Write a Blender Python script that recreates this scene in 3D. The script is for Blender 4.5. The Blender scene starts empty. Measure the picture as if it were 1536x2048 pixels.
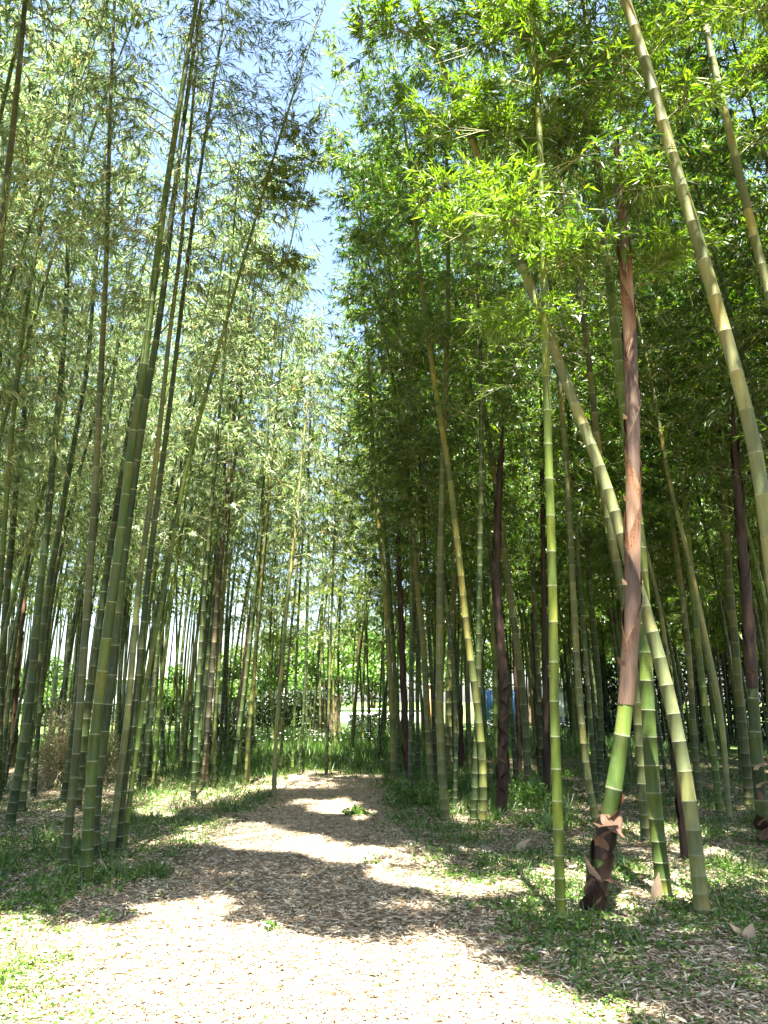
import bpy, math, random
import numpy as np
from mathutils import Vector
sc = bpy.context.scene
C = sc.collection
R_ = math.radians
# ---------------------------------------------------------------- camera
FPX, W, H_, PITCH, CAMZ = 1539.0, 1536, 2048, R_(13.73), 1.6
cam = bpy.data.objects.new("camera", bpy.data.cameras.new("camera"))
C.objects.link(cam)
cam.location = (0, 0, CAMZ)
cam.rotation_euler = (R_(90) + PITCH, 0, 0)
cam.data.sensor_fit = 'VERTICAL'
cam.data.sensor_height = 24
cam.data.lens = 24 * FPX / H_
cam.data.clip_end = 2000
cam.data.clip_start = 0.05
sc.camera = cam
# ---------------------------------------------------------------- sky, sun, exposure
SUN_EL, SHADOW_AZ = R_(70), R_(-6)          # shadows run away from the camera, a touch to the left
sd = np.array([math.sin(SHADOW_AZ) * math.cos(SUN_EL), math.cos(SHADOW_AZ) * math.cos(SUN_EL), -math.sin(SUN_EL)])  # light travel
world = bpy.data.worlds.new("World"); sc.world = world; world.use_nodes = True
nt = world.node_tree
sky = nt.nodes.new('ShaderNodeTexSky'); sky.sky_type = 'NISHITA'; sky.sun_disc = False
sky.sun_elevation = SUN_EL
sky.sun_rotation = math.atan2(-sd[0], -sd[1])
sky.dust_density = 2.0; sky.ozone_density = 1.0; sky.air_density = 1.0
bg = nt.nodes['Background']; bg.inputs['Strength'].default_value = 0.05
nt.links.new(sky.outputs[0], bg.inputs[0])
sun = bpy.data.objects.new("sun", bpy.data.lights.new("sun", 'SUN')); C.objects.link(sun)
sun.data.energy = 5.0; sun.data.angle = R_(0.55); sun.data.color = (1, 0.95, 0.86)
sun.rotation_euler = Vector(sd).to_track_quat('-Z', 'Y').to_euler()
sun.location = (0, -5, 30)
sc.view_settings.view_transform = 'Standard'; sc.view_settings.look = 'None'
sc.view_settings.gamma = 1.0; sc.view_settings.exposure = 3.6
sc.cycles.max_bounces = 8; sc.cycles.diffuse_bounces = 3; sc.cycles.glossy_bounces = 2
sc.cycles.transmission_bounces = 4; sc.cycles.transparent_max_bounces = 4
rng = np.random.default_rng(11)
random.seed(5)
# ---------------------------------------------------------------- picture <-> place
cp, sp = math.cos(PITCH), math.sin(PITCH)
def ray(u, v):
    a, b = (u - 768) / FPX, -(v - 1024) / FPX
    return np.array([a, cp - b * sp, sp + b * cp])
def ground(u, v, z=0.0):
    d = ray(u, v); t = (z - CAMZ) / d[2]
    return np.array([d[0] * t, d[1] * t, z])
def at(u, v, y):
    d = ray(u, v); t = y / d[1]
    return np.array([d[0] * t, y, CAMZ + d[2] * t])
def topx(p):
    p = np.atleast_2d(p); dz = p[:, 2] - CAMZ
    f = p[:, 1] * cp + dz * sp; up = -p[:, 1] * sp + dz * cp
    f = np.where(f < 0.05, 0.05, f)
    return 768 + FPX * p[:, 0] / f, 1024 - FPX * up / f, f
def inpoly(x, y, poly):
    ins = np.zeros(len(x), bool); n = len(poly)
    for i in range(n):
        x0, y0 = poly[i]; x1, y1 = poly[(i + 1) % n]
        c = (y0 > y) != (y1 > y)
        with np.errstate(divide='ignore', invalid='ignore'):
            xi = (x1 - x0) * (y - y0) / (y1 - y0 if y1 != y0 else 1e-9) + x0
        ins ^= c & (x < xi)
    return ins
def gpoly(pts): return [tuple(ground(u, v)[:2]) for u, v in pts]
# where the sun reaches the ground through the gaps of the canopy
LIT = [gpoly(p) for p in [
    [(-200, 1868), (60, 1850), (215, 1852), (262, 1812), (395, 1812), (440, 1850), (560, 1862), (660, 1888), (760, 1905), (870, 1895), (1000, 1960), (1150, 1985), (1240, 2015), (1290, 2060), (1300, 2300), (-300, 2300)],
    [(325, 1668), (420, 1640), (540, 1650), (640, 1680), (745, 1698), (700, 1732), (560, 1712), (450, 1703), (380, 1698)],
    [(545, 1612), (600, 1598), (690, 1600), (742, 1622), (720, 1646), (640, 1634), (580, 1622)],
    [(790, 1708), (900, 1698), (1050, 1730), (1040, 1752), (930, 1746), (840, 1738)],
    [(500, 1552), (590, 1546), (604, 1560), (540, 1570), (505, 1564)],
    [(1400, 1700), (1440, 1702), (1600, 1772), (1600, 1810), (1500, 1770)],
    [(1235, 1655), (1290, 1650), (1400, 1712), (1390, 1722), (1290, 1690)],
    [(1240, 1810), (1300, 1815), (1300, 1850), (1250, 1845)],
    [(880, 1750), (950, 1765), (930, 1785), (880, 1775)],
    [(270, 1620), (330, 1605), (350, 1640), (290, 1665)],
    [(380, 1600), (440, 1590), (450, 1606), (400, 1612)],
]]
def vnoise(x, y, s, seed=0):
    r = np.random.default_rng(100 + seed).random((64, 64))
    X = x / s + 1000; Y = y / s + 1000
    xi = np.floor(X).astype(int); yi = np.floor(Y).astype(int); fx = X - xi; fy = Y - yi
    fx = fx * fx * (3 - 2 * fx); fy = fy * fy * (3 - 2 * fy)
    g = lambda i, j: r[i % 64, j % 64]
    return (g(xi, yi) * (1 - fx) + g(xi + 1, yi) * fx) * (1 - fy) + (g(xi, yi + 1) * (1 - fx) + g(xi + 1, yi + 1) * fx) * fy
GX0, GY0, GS, GN = -12.0, 0.0, 0.05, 480
gy_, gx_ = np.meshgrid(np.arange(GN) * GS + GY0, np.arange(GN) * GS + GX0)
wx = gx_.ravel() + (vnoise(gx_.ravel(), gy_.ravel(), 0.35, 1) - .5) * 0.5; wy = gy_.ravel() + (vnoise(gx_.ravel(), gy_.ravel(), 0.35, 2) - .5) * 0.6
LM = np.zeros(GN * GN, bool)
for p_ in LIT: LM |= inpoly(wx, wy, p_)
LM |= (wy > 19.5) & (vnoise(wx, wy, 1.7, 8) > .45)
LM = LM.reshape(GN, GN)
def shadow_xy(p):
    k = p[:, 2] / -sd[2]
    return p[:, 0] + sd[0] * k, p[:, 1] + sd[1] * k
def shades_lit(p):
    x, y = shadow_xy(p)
    i = ((x - GX0) / GS).astype(int); j = ((y - GY0) / GS).astype(int)
    ok = (i >= 0) & (i < GN) & (j >= 0) & (j < GN)
    r = np.zeros(len(p), bool); r[ok] = LM[i[ok], j[ok]]
    return r
# openings in the canopy that let the sun onto the nearest sprays and stems
OPEN = [(at(u, v, y), r) for u, v, y, r in [(900, 60, 6.2, .5), (940, 250, 5.6, .7), (1000, 440, 5.4, .4), (1150, 180, 5.6, .7), (1450, 60, 5.5, .9), (1500, 250, 6, .6), (1020, 640, 5.6, .35), (1265, 900, 5.7, .28), (1265, 1080, 5.7, .2), (1180, 860, 5.7, .22), (1100, 680, 5.7, .2),
    (298, 660, 7.4, .2), (270, 850, 7.4, .12), (1440, 620, 5.4, .3), (1100, 900, 5.5, .1), (1260, 1400, 5.7, .1), (1395, 1700, 5.7, .12), (1480, 400, 6, .3), (1400, 1230, 9.2, .35), (1370, 1080, 9.2, .35), (1310, 1160, 9.5, .3), (590, 1050, 15, .4)]]
def in_opening(p):
    r = np.zeros(len(p), bool)
    for c, rad_ in OPEN:
        w = p - c; t = w @ -sd; dd = np.linalg.norm(w + t[:, None] * sd, axis=1)
        r |= (t > rad_ * 1.1) & (dd < rad_)
    return r
# ---------------------------------------------------------------- materials
def mat(name):
    m = bpy.data.materials.new(name); m.use_nodes = True
    n = m.node_tree; n.nodes.clear()
    o = n.nodes.new('ShaderNodeOutputMaterial')
    return m, n, o
def ramp(n, stops, fac=None, interp='LINEAR'):
    r = n.nodes.new('ShaderNodeValToRGB'); e = r.color_ramp; e.interpolation = interp
    while len(e.elements) < len(stops): e.elements.new(0.5)
    for k, (p, c) in enumerate(stops):
        e.elements[k].position = p; e.elements[k].color = (*c, 1)
    if fac is not None: n.links.new(fac, r.inputs[0])
    return r
def noise(n, scale, detail=4, rough=.55, vec=None, stretch=None):
    t = n.nodes.new('ShaderNodeTexNoise'); t.inputs['Scale'].default_value = scale
    t.inputs['Detail'].default_value = detail; t.inputs['Roughness'].default_value = rough
    if vec is None:
        tc = n.nodes.new('ShaderNodeTexCoord'); vec = tc.outputs['Object']
    if stretch:
        mp = n.nodes.new('ShaderNodeMapping'); mp.inputs['Scale'].default_value = stretch
        n.links.new(vec, mp.inputs[0]); vec = mp.outputs[0]
    n.links.new(vec, t.inputs['Vector'])
    return t
def mixc(n, fac, a, b, typ='MIX'):
    m = n.nodes.new('ShaderNodeMix'); m.data_type = 'RGBA'; m.blend_type = typ
    for s, k in ((fac, 0), (a, 6), (b, 7)):
        if isinstance(s, (int, float)): m.inputs[k].default_value = s
        elif isinstance(s, tuple): m.inputs[k].default_value = (*s, 1)
        else: n.links.new(s, m.inputs[k])
    return m.outputs[2]
def mth(n, op, a, b=0.5, clamp=False):
    m = n.nodes.new('ShaderNodeMath'); m.operation = op; m.use_clamp = clamp
    for s, k in ((a, 0), (b, 1)):
        if isinstance(s, (int, float)): m.inputs[k].default_value = s
        else: n.links.new(s, m.inputs[k])
    return m.outputs[0]
def leaf_mat(name, stops, trans=.45, tint=(1.25, 1.35, .55), gloss=.06):
    m, n, o = mat(name)
    g = n.nodes.new('ShaderNodeNewGeometry')
    r = ramp(n, stops, g.outputs['Random Per Island'])
    oi = n.nodes.new('ShaderNodeObjectInfo')
    hv = n.nodes.new('ShaderNodeHueSaturation'); n.links.new(r.outputs[0], hv.inputs['Color'])
    n.links.new(mth(n, 'MULTIPLY_ADD', oi.outputs['Random'], .5), hv.inputs['Value'])
    hv.inputs['Value'].links[0].from_node.inputs[2].default_value = .75
    d = n.nodes.new('ShaderNodeBsdfDiffuse'); t = n.nodes.new('ShaderNodeBsdfTranslucent')
    n.links.new(hv.outputs[0], d.inputs[0])
    n.links.new(mixc(n, 1.0, hv.outputs[0], tint, 'MULTIPLY'), t.inputs[0])
    a = n.nodes.new('ShaderNodeMixShader'); a.inputs[0].default_value = trans
    n.links.new(d.outputs[0], a.inputs[1]); n.links.new(t.outputs[0], a.inputs[2])
    gl = n.nodes.new('ShaderNodeBsdfGlossy'); gl.inputs['Roughness'].default_value = .42
    b = n.nodes.new('ShaderNodeMixShader'); b.inputs[0].default_value = gloss
    n.links.new(a.outputs[0], b.inputs[1]); n.links.new(gl.outputs[0], b.inputs[2])
    n.links.new(b.outputs[0], o.inputs[0]); return m
def pbsdf(n, o, col, rough=.5, spec=.5, bump=None, bstr=.3, bdist=.01):
    p = n.nodes.new('ShaderNodeBsdfPrincipled')
    if isinstance(col, tuple): p.inputs['Base Color'].default_value = (*col, 1)
    else: n.links.new(col, p.inputs['Base Color'])
    if isinstance(rough, (int, float)): p.inputs['Roughness'].default_value = rough
    else: n.links.new(rough, p.inputs['Roughness'])
    p.inputs['Specular IOR Level'].default_value = spec
    if bump is not None:
        b = n.nodes.new('ShaderNodeBump'); b.inputs['Strength'].default_value = bstr; b.inputs['Distance'].default_value = bdist
        n.links.new(bump, b.inputs['Height']); n.links.new(b.outputs[0], p.inputs['Normal'])
    n.links.new(p.outputs[0], o.inputs[0]); return p
def culm_mat(name, c1, c2, patch, patchamt, powder=.5):
    m, n, o = mat(name)
    f = noise(n, 1.0, 5, .6, stretch=(28, 28, 1.6))
    col = ramp(n, [(.3, c1), (.7, c2)], f.outputs[0]).outputs[0]
    f2 = noise(n, 1.0, 3, .5, stretch=(7, 7, 1.3))
    col = mixc(n, ramp(n, [(.5, (0, 0, 0)), (.68, (patchamt,) * 3)], f2.outputs[0]).outputs[0], col, patch)
    at_ = n.nodes.new('ShaderNodeAttribute'); at_.attribute_name = 'node_t'
    pw = ramp(n, [(0, (.35 * powder,) * 3), (.06, (0, 0, 0)), (.8, (0, 0, 0)), (1.0, (powder,) * 3)], at_.outputs['Fac']).outputs[0]
    col = mixc(n, pw, col, (.17, .19, .12))
    f3 = noise(n, 1.0, 6, .7, stretch=(16, 16, 9))                # lichen and scuffs
    col = mixc(n, ramp(n, [(.56, (0, 0, 0)), (.70, (.5,) * 3)], f3.outputs[0]).outputs[0], col, (.13, .14, .09))
    f4 = noise(n, 1.0, 5, .6, stretch=(60, 60, 14))
    col = mixc(n, ramp(n, [(.62, (0, 0, 0)), (.72, (.6,) * 3)], f4.outputs[0]).outputs[0], col, (.05, .055, .03))
    tn_ = n.nodes.new('ShaderNodeAttribute'); tn_.attribute_name = 'tone'
    col = mixc(n, 1.0, col, ramp(n, [(0, (.62, .66, .7)), (.5, (1, 1, 1)), (1, (1.45, 1.3, 1.1))], tn_.outputs['Fac']).outputs[0], 'MULTIPLY')
    oi = n.nodes.new('ShaderNodeObjectInfo')
    hv = n.nodes.new('ShaderNodeHueSaturation'); n.links.new(col, hv.inputs['Color'])
    n.links.new(mth(n, 'MULTIPLY_ADD', oi.outputs['Random'], .4), hv.inputs['Value'])
    hv.inputs['Value'].links[0].from_node.inputs[2].default_value = .8
    pbsdf(n, o, hv.outputs[0], .5, .22, f3.outputs[0], .3, .003)
    return m
M = {}
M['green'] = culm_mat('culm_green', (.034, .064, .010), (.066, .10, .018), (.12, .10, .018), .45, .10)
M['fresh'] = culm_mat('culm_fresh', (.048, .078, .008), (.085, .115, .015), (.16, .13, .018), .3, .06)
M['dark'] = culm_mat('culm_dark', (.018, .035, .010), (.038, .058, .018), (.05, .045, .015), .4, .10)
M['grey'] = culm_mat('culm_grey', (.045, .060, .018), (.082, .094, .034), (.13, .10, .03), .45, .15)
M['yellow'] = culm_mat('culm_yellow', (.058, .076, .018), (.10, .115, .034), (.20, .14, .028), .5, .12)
M['pale'] = culm_mat('culm_pale', (.085, .105, .035), (.155, .17, .075), (.26, .18, .045), .45, .15)  # pale culms, tone raised further to stand in for sun on stems
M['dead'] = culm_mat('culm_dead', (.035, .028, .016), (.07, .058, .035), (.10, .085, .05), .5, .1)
def simple(name, c1, c2, sc_=6, rough=.7, spec=.3, bstr=.3, bdist=.01, stretch=None):
    m, n, o = mat(name); f = noise(n, sc_, 5, .6, stretch=stretch)
    pbsdf(n, o, ramp(n, [(.3, c1), (.7, c2)], f.outputs[0]).outputs[0], rough, spec, f.outputs[0], bstr, bdist); return m
M['ring'] = simple('node_ring', (.10, .12, .055), (.19, .20, .12), 40)
M['ringdark'] = simple('node_ring_brown', (.08, .07, .035), (.22, .22, .13), 30)
M['twig'] = simple('twig', (.10, .12, .035), (.20, .20, .08), 12)
M['leafR'] = leaf_mat('leaf_fresh', [(0, (.012, .045, .005)), (.35, (.028, .09, .007)), (.7, (.075, .165, .010)), (.95, (.15, .235, .015)), (1, (.30, .28, .05))], .58, (1.4, 1.4, .4))  # fresh green; dark stops lowered to deepen the shade of the right grove
M['leafLit'] = leaf_mat('leaf_lit', [(0, (.05, .12, .010)), (.5, (.09, .18, .013)), (1, (.17, .26, .025))], .58, (1.4, 1.35, .4))  # brighter leaf copy, stands in for sun on the near sprays
M['leafL'] = leaf_mat('leaf_olive', [(0, (.042, .085, .028)), (.35, (.095, .155, .058)), (.7, (.20, .275, .125)), (.93, (.34, .40, .22)), (.975, (.34, .27, .12)), (1, (.30, .17, .06))], .54, (1.15, 1.25, .8), .04)  # olive green, lightened towards silver to suggest backlight and haze
M['leafM'] = leaf_mat('leaf_mid', [(0, (.04, .075, .012)), (.4, (.08, .13, .02)), (.8, (.15, .21, .035)), (1, (.27, .26, .07))], .48, (1.25, 1.3, .55), .04)
M['leafT'] = leaf_mat('leaf_tree', [(0, (.035, .085, .012)), (.5, (.075, .155, .024)), (1, (.14, .23, .045))], .4)
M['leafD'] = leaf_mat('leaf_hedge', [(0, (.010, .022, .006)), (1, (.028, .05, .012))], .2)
M['plant'] = leaf_mat('leaf_ground', [(0, (.03, .08, .012)), (.5, (.07, .15, .02)), (1, (.15, .25, .04))], .35, (1.2, 1.3, .6), .05)
M['grass'] = leaf_mat('grass_blade', [(0, (.022, .065, .008)), (.6, (.055, .125, .016)), (1, (.15, .20, .055))], .35, (1.2, 1.3, .6), .05)
M['litter'] = leaf_mat('dry_leaf', [(0, (.08, .05, .025)), (.3, (.21, .145, .085)), (.62, (.46, .38, .265)), (1, (.72, .65, .50))], .15, (1.1, 1, .8), .05)
M['dry'] = leaf_mat('dry_brush', [(0, (.16, .13, .06)), (.6, (.36, .30, .15)), (.85, (.52, .45, .26)), (1, (.14, .20, .05))], .25, (1.1, 1, .8), .06)
M['flower'] = leaf_mat('flower_petal', [(0, (.7, .68, .62)), (1, (.85, .84, .8))], .2, (1, 1, 1), .03)
# sheath: straw to purple brown, speckled
for nm_, k_ in (('sheath', .8), ('sheath_pale', 2.1)):
    m, n, o = mat(nm_)
    f = noise(n, 1, 3, .5, stretch=(5, 5, 3)); col = ramp(n, [(.35, tuple(q * k_ for q in (.014, .006, .003))), (.5, tuple(q * k_ for q in (.036, .014, .005))), (.65, tuple(q * k_ for q in (.080, .034, .014)))], f.outputs[0]).outputs[0]
    f2 = noise(n, 1, 3, .7, stretch=(75, 75, 45)); col = mixc(n, ramp(n, [(.52, (0, 0, 0)), (.58, (.85,) * 3)], f2.outputs[0]).outputs[0], col, (.008, .004, .003))
    f3 = noise(n, 1, 2, .5, stretch=(90, 90, 3)); col = mixc(n, ramp(n, [(.45, (0, 0, 0)), (.7, (.4,) * 3)], f3.outputs[0]).outputs[0], col, tuple(q * k_ for q in (.13, .065, .032)))
    ha = n.nodes.new('ShaderNodeAttribute'); ha.attribute_name = 'husk_t'
    hm = mth(n, 'MULTIPLY', mth(n, 'ADD', ha.outputs['Fac'], mth(n, 'MULTIPLY', f.outputs[0], .5)), .7)
    col = mixc(n, ramp(n, [(.55, (.85,) * 3), (.72, (0, 0, 0))], hm).outputs[0], col, mixc(n, f3.outputs[0], tuple(q * k_ for q in (.055, .030, .018)), tuple(q * k_ for q in (.12, .078, .05))))
    pbsdf(n, o, col, .45, .45, f3.outputs[0], .5, .003); M[nm_] = m
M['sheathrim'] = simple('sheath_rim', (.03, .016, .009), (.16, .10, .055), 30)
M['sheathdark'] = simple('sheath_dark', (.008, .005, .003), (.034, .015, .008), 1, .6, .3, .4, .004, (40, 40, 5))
M['sheathedge'] = simple('sheath_straw', (.22, .15, .085), (.42, .32, .21), 8, .6)
M['husk'] = simple('husk_brown', (.06, .03, .018), (.20, .12, .075), 7, .6, .3, .5, .004, (1, 1, 1))
# ---------------------------------------------------------------- mesh helpers
def link(name, me, parent=None, mats=()):
    o = bpy.data.objects.new(name, me)
    for m_ in mats: me.materials.append(m_)
    C.objects.link(o)
    if parent is not None: o.parent = parent
    return o
def np_mesh(name, V, F, mi=None, smooth=False):
    """V (n,3), F (m,4) quads"""
    me = bpy.data.meshes.new(name); V = np.ascontiguousarray(V, np.float32); F = np.ascontiguousarray(F, np.int32)
    k = F.shape[1]
    me.vertices.add(len(V)); me.vertices.foreach_set('co', V.ravel())
    me.loops.add(F.size); me.loops.foreach_set('vertex_index', F.ravel())
    me.polygons.add(len(F)); me.polygons.foreach_set('loop_start', np.arange(0, F.size, k, dtype=np.int32))
    me.polygons.foreach_set('loop_total', np.full(len(F), k, np.int32))
    if mi is not None: me.polygons.foreach_set('material_index', np.asarray(mi, np.int32))
    if smooth: me.polygons.foreach_set('use_smooth', np.ones(len(F), bool))
    me.update(calc_edges=True); return me
def tag(o, label=None, cat=None, group=None, kind=None):
    if label: o['label'] = label
    if cat: o['category'] = cat
    if group: o['group'] = group
    if kind: o['kind'] = kind
    return o
def empty(name, loc, label, cat, group=None):
    o = bpy.data.objects.new(name, None); C.objects.link(o); o.location = tuple(loc); o.empty_display_size = .1
    return tag(o, label, cat, group)
def norm(a): return a / (np.linalg.norm(a, axis=-1, keepdims=True) + 1e-9)
def tubes(P0, P1, r0, r1):
    """three-sided tapered rods from P0 to P1"""
    d = norm(P1 - P0); ref = np.where(np.abs(d[:, 2:3]) > .9, [[1., 0, 0]], [[0, 0, 1.]])
    a = norm(np.cross(d, ref)); b = np.cross(d, a); n_ = len(P0)
    V = np.zeros((n_, 6, 3))
    for k in range(3):
        c_, s_ = math.cos(k * 2.0944), math.sin(k * 2.0944); q = a * c_ + b * s_
        V[:, k] = P0 + q * np.reshape(r0, (-1, 1)); V[:, k + 3] = P1 + q * np.reshape(r1, (-1, 1))
    F = np.array([[0, 1, 4, 3], [1, 2, 5, 4], [2, 0, 3, 5]])
    return V.reshape(-1, 3), (F[None] + (np.arange(n_) * 6)[:, None, None]).reshape(-1, 4)
def leaf_quads(P, D, L, Wd, g, droop=.25):
    """pointed leaves: base P, direction D, folded along nothing, tip drooping"""
    n_ = len(P); D = norm(D); s = norm(np.cross(D, g.normal(size=(n_, 3)) * [.6, .6, 1.0] + [0, 0, .5]))
    L = np.reshape(L, (-1, 1)); Wd = np.reshape(Wd, (-1, 1))
    V = np.zeros((n_, 4, 3)); mid = P + D * L * .38
    V[:, 0] = P; V[:, 1] = mid + s * Wd * .5; V[:, 3] = mid - s * Wd * .5
    V[:, 2] = P + D * L - np.array([0, 0, 1.]) * L * droop * g.random((n_, 1))
    return V
def quads_mesh(name, V): return np_mesh(name, V.reshape(-1, 3), np.arange(len(V) * 4).reshape(-1, 4))
# ---------------------------------------------------------------- culm
def smooth_path(pts, step=.12):
    pts = np.array(pts, float); s = np.r_[0, np.cumsum(np.linalg.norm(np.diff(pts, axis=0), axis=1))]
    n_ = max(8, int(s[-1] / step)); t = np.linspace(0, s[-1], n_)
    Q = np.stack([np.interp(t, s, pts[:, k]) for k in range(3)], 1)
    for _ in range(14):
        Q[1:-1] = Q[1:-1] * .5 + (Q[:-2] + Q[2:]) * .25
    return Q
class Path:
    def __init__(s, pts):
        s.Q = smooth_path(pts); s.s = np.r_[0, np.cumsum(np.linalg.norm(np.diff(s.Q, axis=0), axis=1))]; s.L = s.s[-1]
        s.T = norm(np.gradient(s.Q, axis=0))
    def p(s, t): t = np.atleast_1d(t); return np.stack([np.interp(t, s.s, s.Q[:, k]) for k in range(3)], 1)
    def t(s, t): t = np.atleast_1d(t); return norm(np.stack([np.interp(t, s.s, s.T[:, k]) for k in range(3)], 1))
def nodes_of(L, g, inter=.28):
    z, out, i = .05, [], 0
    while z < L - .05:
        out.append(z); i += 1
        z += min(inter, .09 + i * .022) * g.uniform(.93, 1.07) * (1 - .35 * max(0, z / L - .6))
    return np.array(out)
def culm_mesh(path, rad, nodes, sides, origin, band=.013, flare=.25):
    """rad(t): radius along the culm.  A swollen pale ring at every node."""
    ts, rr, nt_, tone = [0.], [rad(0.) * (1 + flare)], [0.], [.5]; g_ = np.random.default_rng(int(abs(rad(0.)) * 1e6) % 9973); tn = .5
    for k, z in enumerate(nodes):
        r = float(rad(z)) * (1 + flare * math.exp(-z / .18))
        ts += [z - band * .9, z - band * .5, z + band * .5, z + band * 1.2]; rr += [r, r * 1.035, r * 1.03, r * .985]; nt_ += [1., 1., 0., 0.]; t2 = float(g_.random()); tone += [tn, tn, t2, t2]; tn = t2
    ts.append(path.L); rr.append(float(rad(path.L))); nt_.append(1.); tone.append(tn)
    ts, rr = np.array(ts), np.array(rr); P = path.p(ts) - origin; T = path.t(ts)
    a = norm(np.cross(T, [[0., 1, 0]])); b = np.cross(T, a); ang = np.arange(sides) * 2 * math.pi / sides
    V = P[:, None] + (a[:, None] * np.cos(ang)[None, :, None] + b[:, None] * np.sin(ang)[None, :, None]) * rr[:, None, None]
    m_ = len(ts); i = np.arange(m_ - 1)[:, None] * sides; k = np.arange(sides)[None]; k2 = (k + 1) % sides
    F = np.stack([i + k, i + k2, i + sides + k2, i + sides + k], 2).reshape(-1, 4)
    mi = np.zeros((m_ - 1, sides), int); mi[2::4] = 1
    me = np_mesh('culm', V.reshape(-1, 3), F, mi.ravel(), True)
    a_ = me.attributes.new('node_t', 'FLOAT', 'POINT'); a_.data.foreach_set('value', np.repeat(np.array(nt_, np.float32), sides))
    a_ = me.attributes.new('tone', 'FLOAT', 'POINT'); a_.data.foreach_set('value', np.repeat(np.array(tone, np.float32), sides))
    return me
# ---------------------------------------------------------------- crown
def crown(path, t0, g, nb=60, lmax=1.5, twigs=9, lv=6, ll=.14, lw=.02, droop=.5, up=.75, toplen=.3):
    """branches up the culm from t0, twigs on them, leaves at the twig ends -> leaf quads, rods"""
    tt = np.sort(g.uniform(t0, path.L, nb)); P = path.p(tt); az = g.uniform(0, 2 * math.pi, nb) 
    f = (tt - t0) / (path.L - t0); Lb = lmax * (toplen + (1 - toplen) * np.sin(np.clip(.35 + f * .75, 0, 1) * math.pi)) * g.uniform(.65, 1.15, nb)
    d = norm(np.stack([np.cos(az), np.sin(az), up * g.uniform(.6, 1.3, nb)], 1))
    rod0, rod1, rr0, rr1 = [], [], [], []
    def pos(s): return P[:, None] + d[:, None] * (Lb[:, None] * s)[..., None] - np.array([0, 0, 1.]) * (Lb[:, None] * droop * s ** 2)[..., None]
    S = np.tile(np.linspace(0, 1, 4), (nb, 1)); B = pos(S)
    for k in range(3):
        rod0.append(B[:, k]); rod1.append(B[:, k + 1]); rr0.append(np.full(nb, .008 - k * .002)); rr1.append(np.full(nb, .006 - k * .002))
    s = g.uniform(.22, 1.0, (nb, twigs)); TP = pos(s)
    td = norm(d[:, None] * .7 + g.normal(size=(nb, twigs, 3)) * [.75, .75, .35] - np.array([0, 0, .35]) * droop)
    tl = g.uniform(.15, .42, (nb, twigs, 1)) * (lmax / 1.5) ** .5; TE = TP + td * tl
    rod0.append(TP.reshape(-1, 3)); rod1.append(TE.reshape(-1, 3)); rr0.append(np.full(nb * twigs, .003)); rr1.append(np.full(nb * twigs, .0015))
    u = g.uniform(.25, 1.05, (nb, twigs, lv, 1)); LP = TP[:, :, None] + (TE - TP)[:, :, None] * u
    LD = td[:, :, None] * .85 + g.normal(size=(nb, twigs, lv, 3)) * .40 - np.array([0, 0, 1.]) * droop * .9
    n_ = nb * twigs * lv
    V = leaf_quads(LP.reshape(-1, 3), LD.reshape(-1, 3), ll * g.uniform(.6, 1.2, n_), lw * g.uniform(.7, 1.2, n_), g)
    return V, (np.concatenate(rod0), np.concatenate(rod1), np.concatenate(rr0), np.concatenate(rr1))
def hang_crown(root, V, rods, lmat, origin, cull=True, gaps=True):
    if cull:
        c = V[:, 0]; k = ~(shades_lit(c) | in_opening(c)) | (rng.random(len(c)) < .03)
        if gaps:                                             # the open strip of sky over the path
            x, y, z = c.T
            e = (np.abs(x + .118 * y) < (.05 + .042 * y) * (vnoise(z * 2, y * 2, 1.3, 3) * .9 + .5)) & (z - CAMZ > .62 * y) & (z - CAMZ < .84 * y)
            k &= ~(e & (rng.random(len(c)) < .66))
        V = V[k]
    if len(V):
        o_ = link('foliage', quads_mesh('foliage', V - origin), root, [lmat])
    a, b, r0, r1 = rods
    if cull:
        x, y, z = b.T; k = ~shades_lit(b) & ~((np.abs(x + .118 * y) < .05 + .042 * y) & (z - CAMZ > .62 * y) & (z - CAMZ < .84 * y)); a, b, r0, r1 = a[k], b[k], r0[k], r1[k]
    Vt, Ft = tubes(a - origin, b - origin, r0, r1)
    link('branches', np_mesh('branches', Vt, Ft), root, [M['twig']])
def extend(pts, Hh, arch, depthlean=0.0):
    """carry a culm on past the last point seen, bowing over as bamboo does"""
    p = [np.array(q) for q in pts]
    d = norm(p[-1] - p[-2 if len(p) < 3 else -3]); 
    while p[-1][2] < Hh and len(p) < 60:
        d = norm(d + np.array([arch * .05, depthlean * .05, -.012])); 
        if d[2] < .25: break
        p.append(p[-1] + d * .6)
    return p
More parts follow.
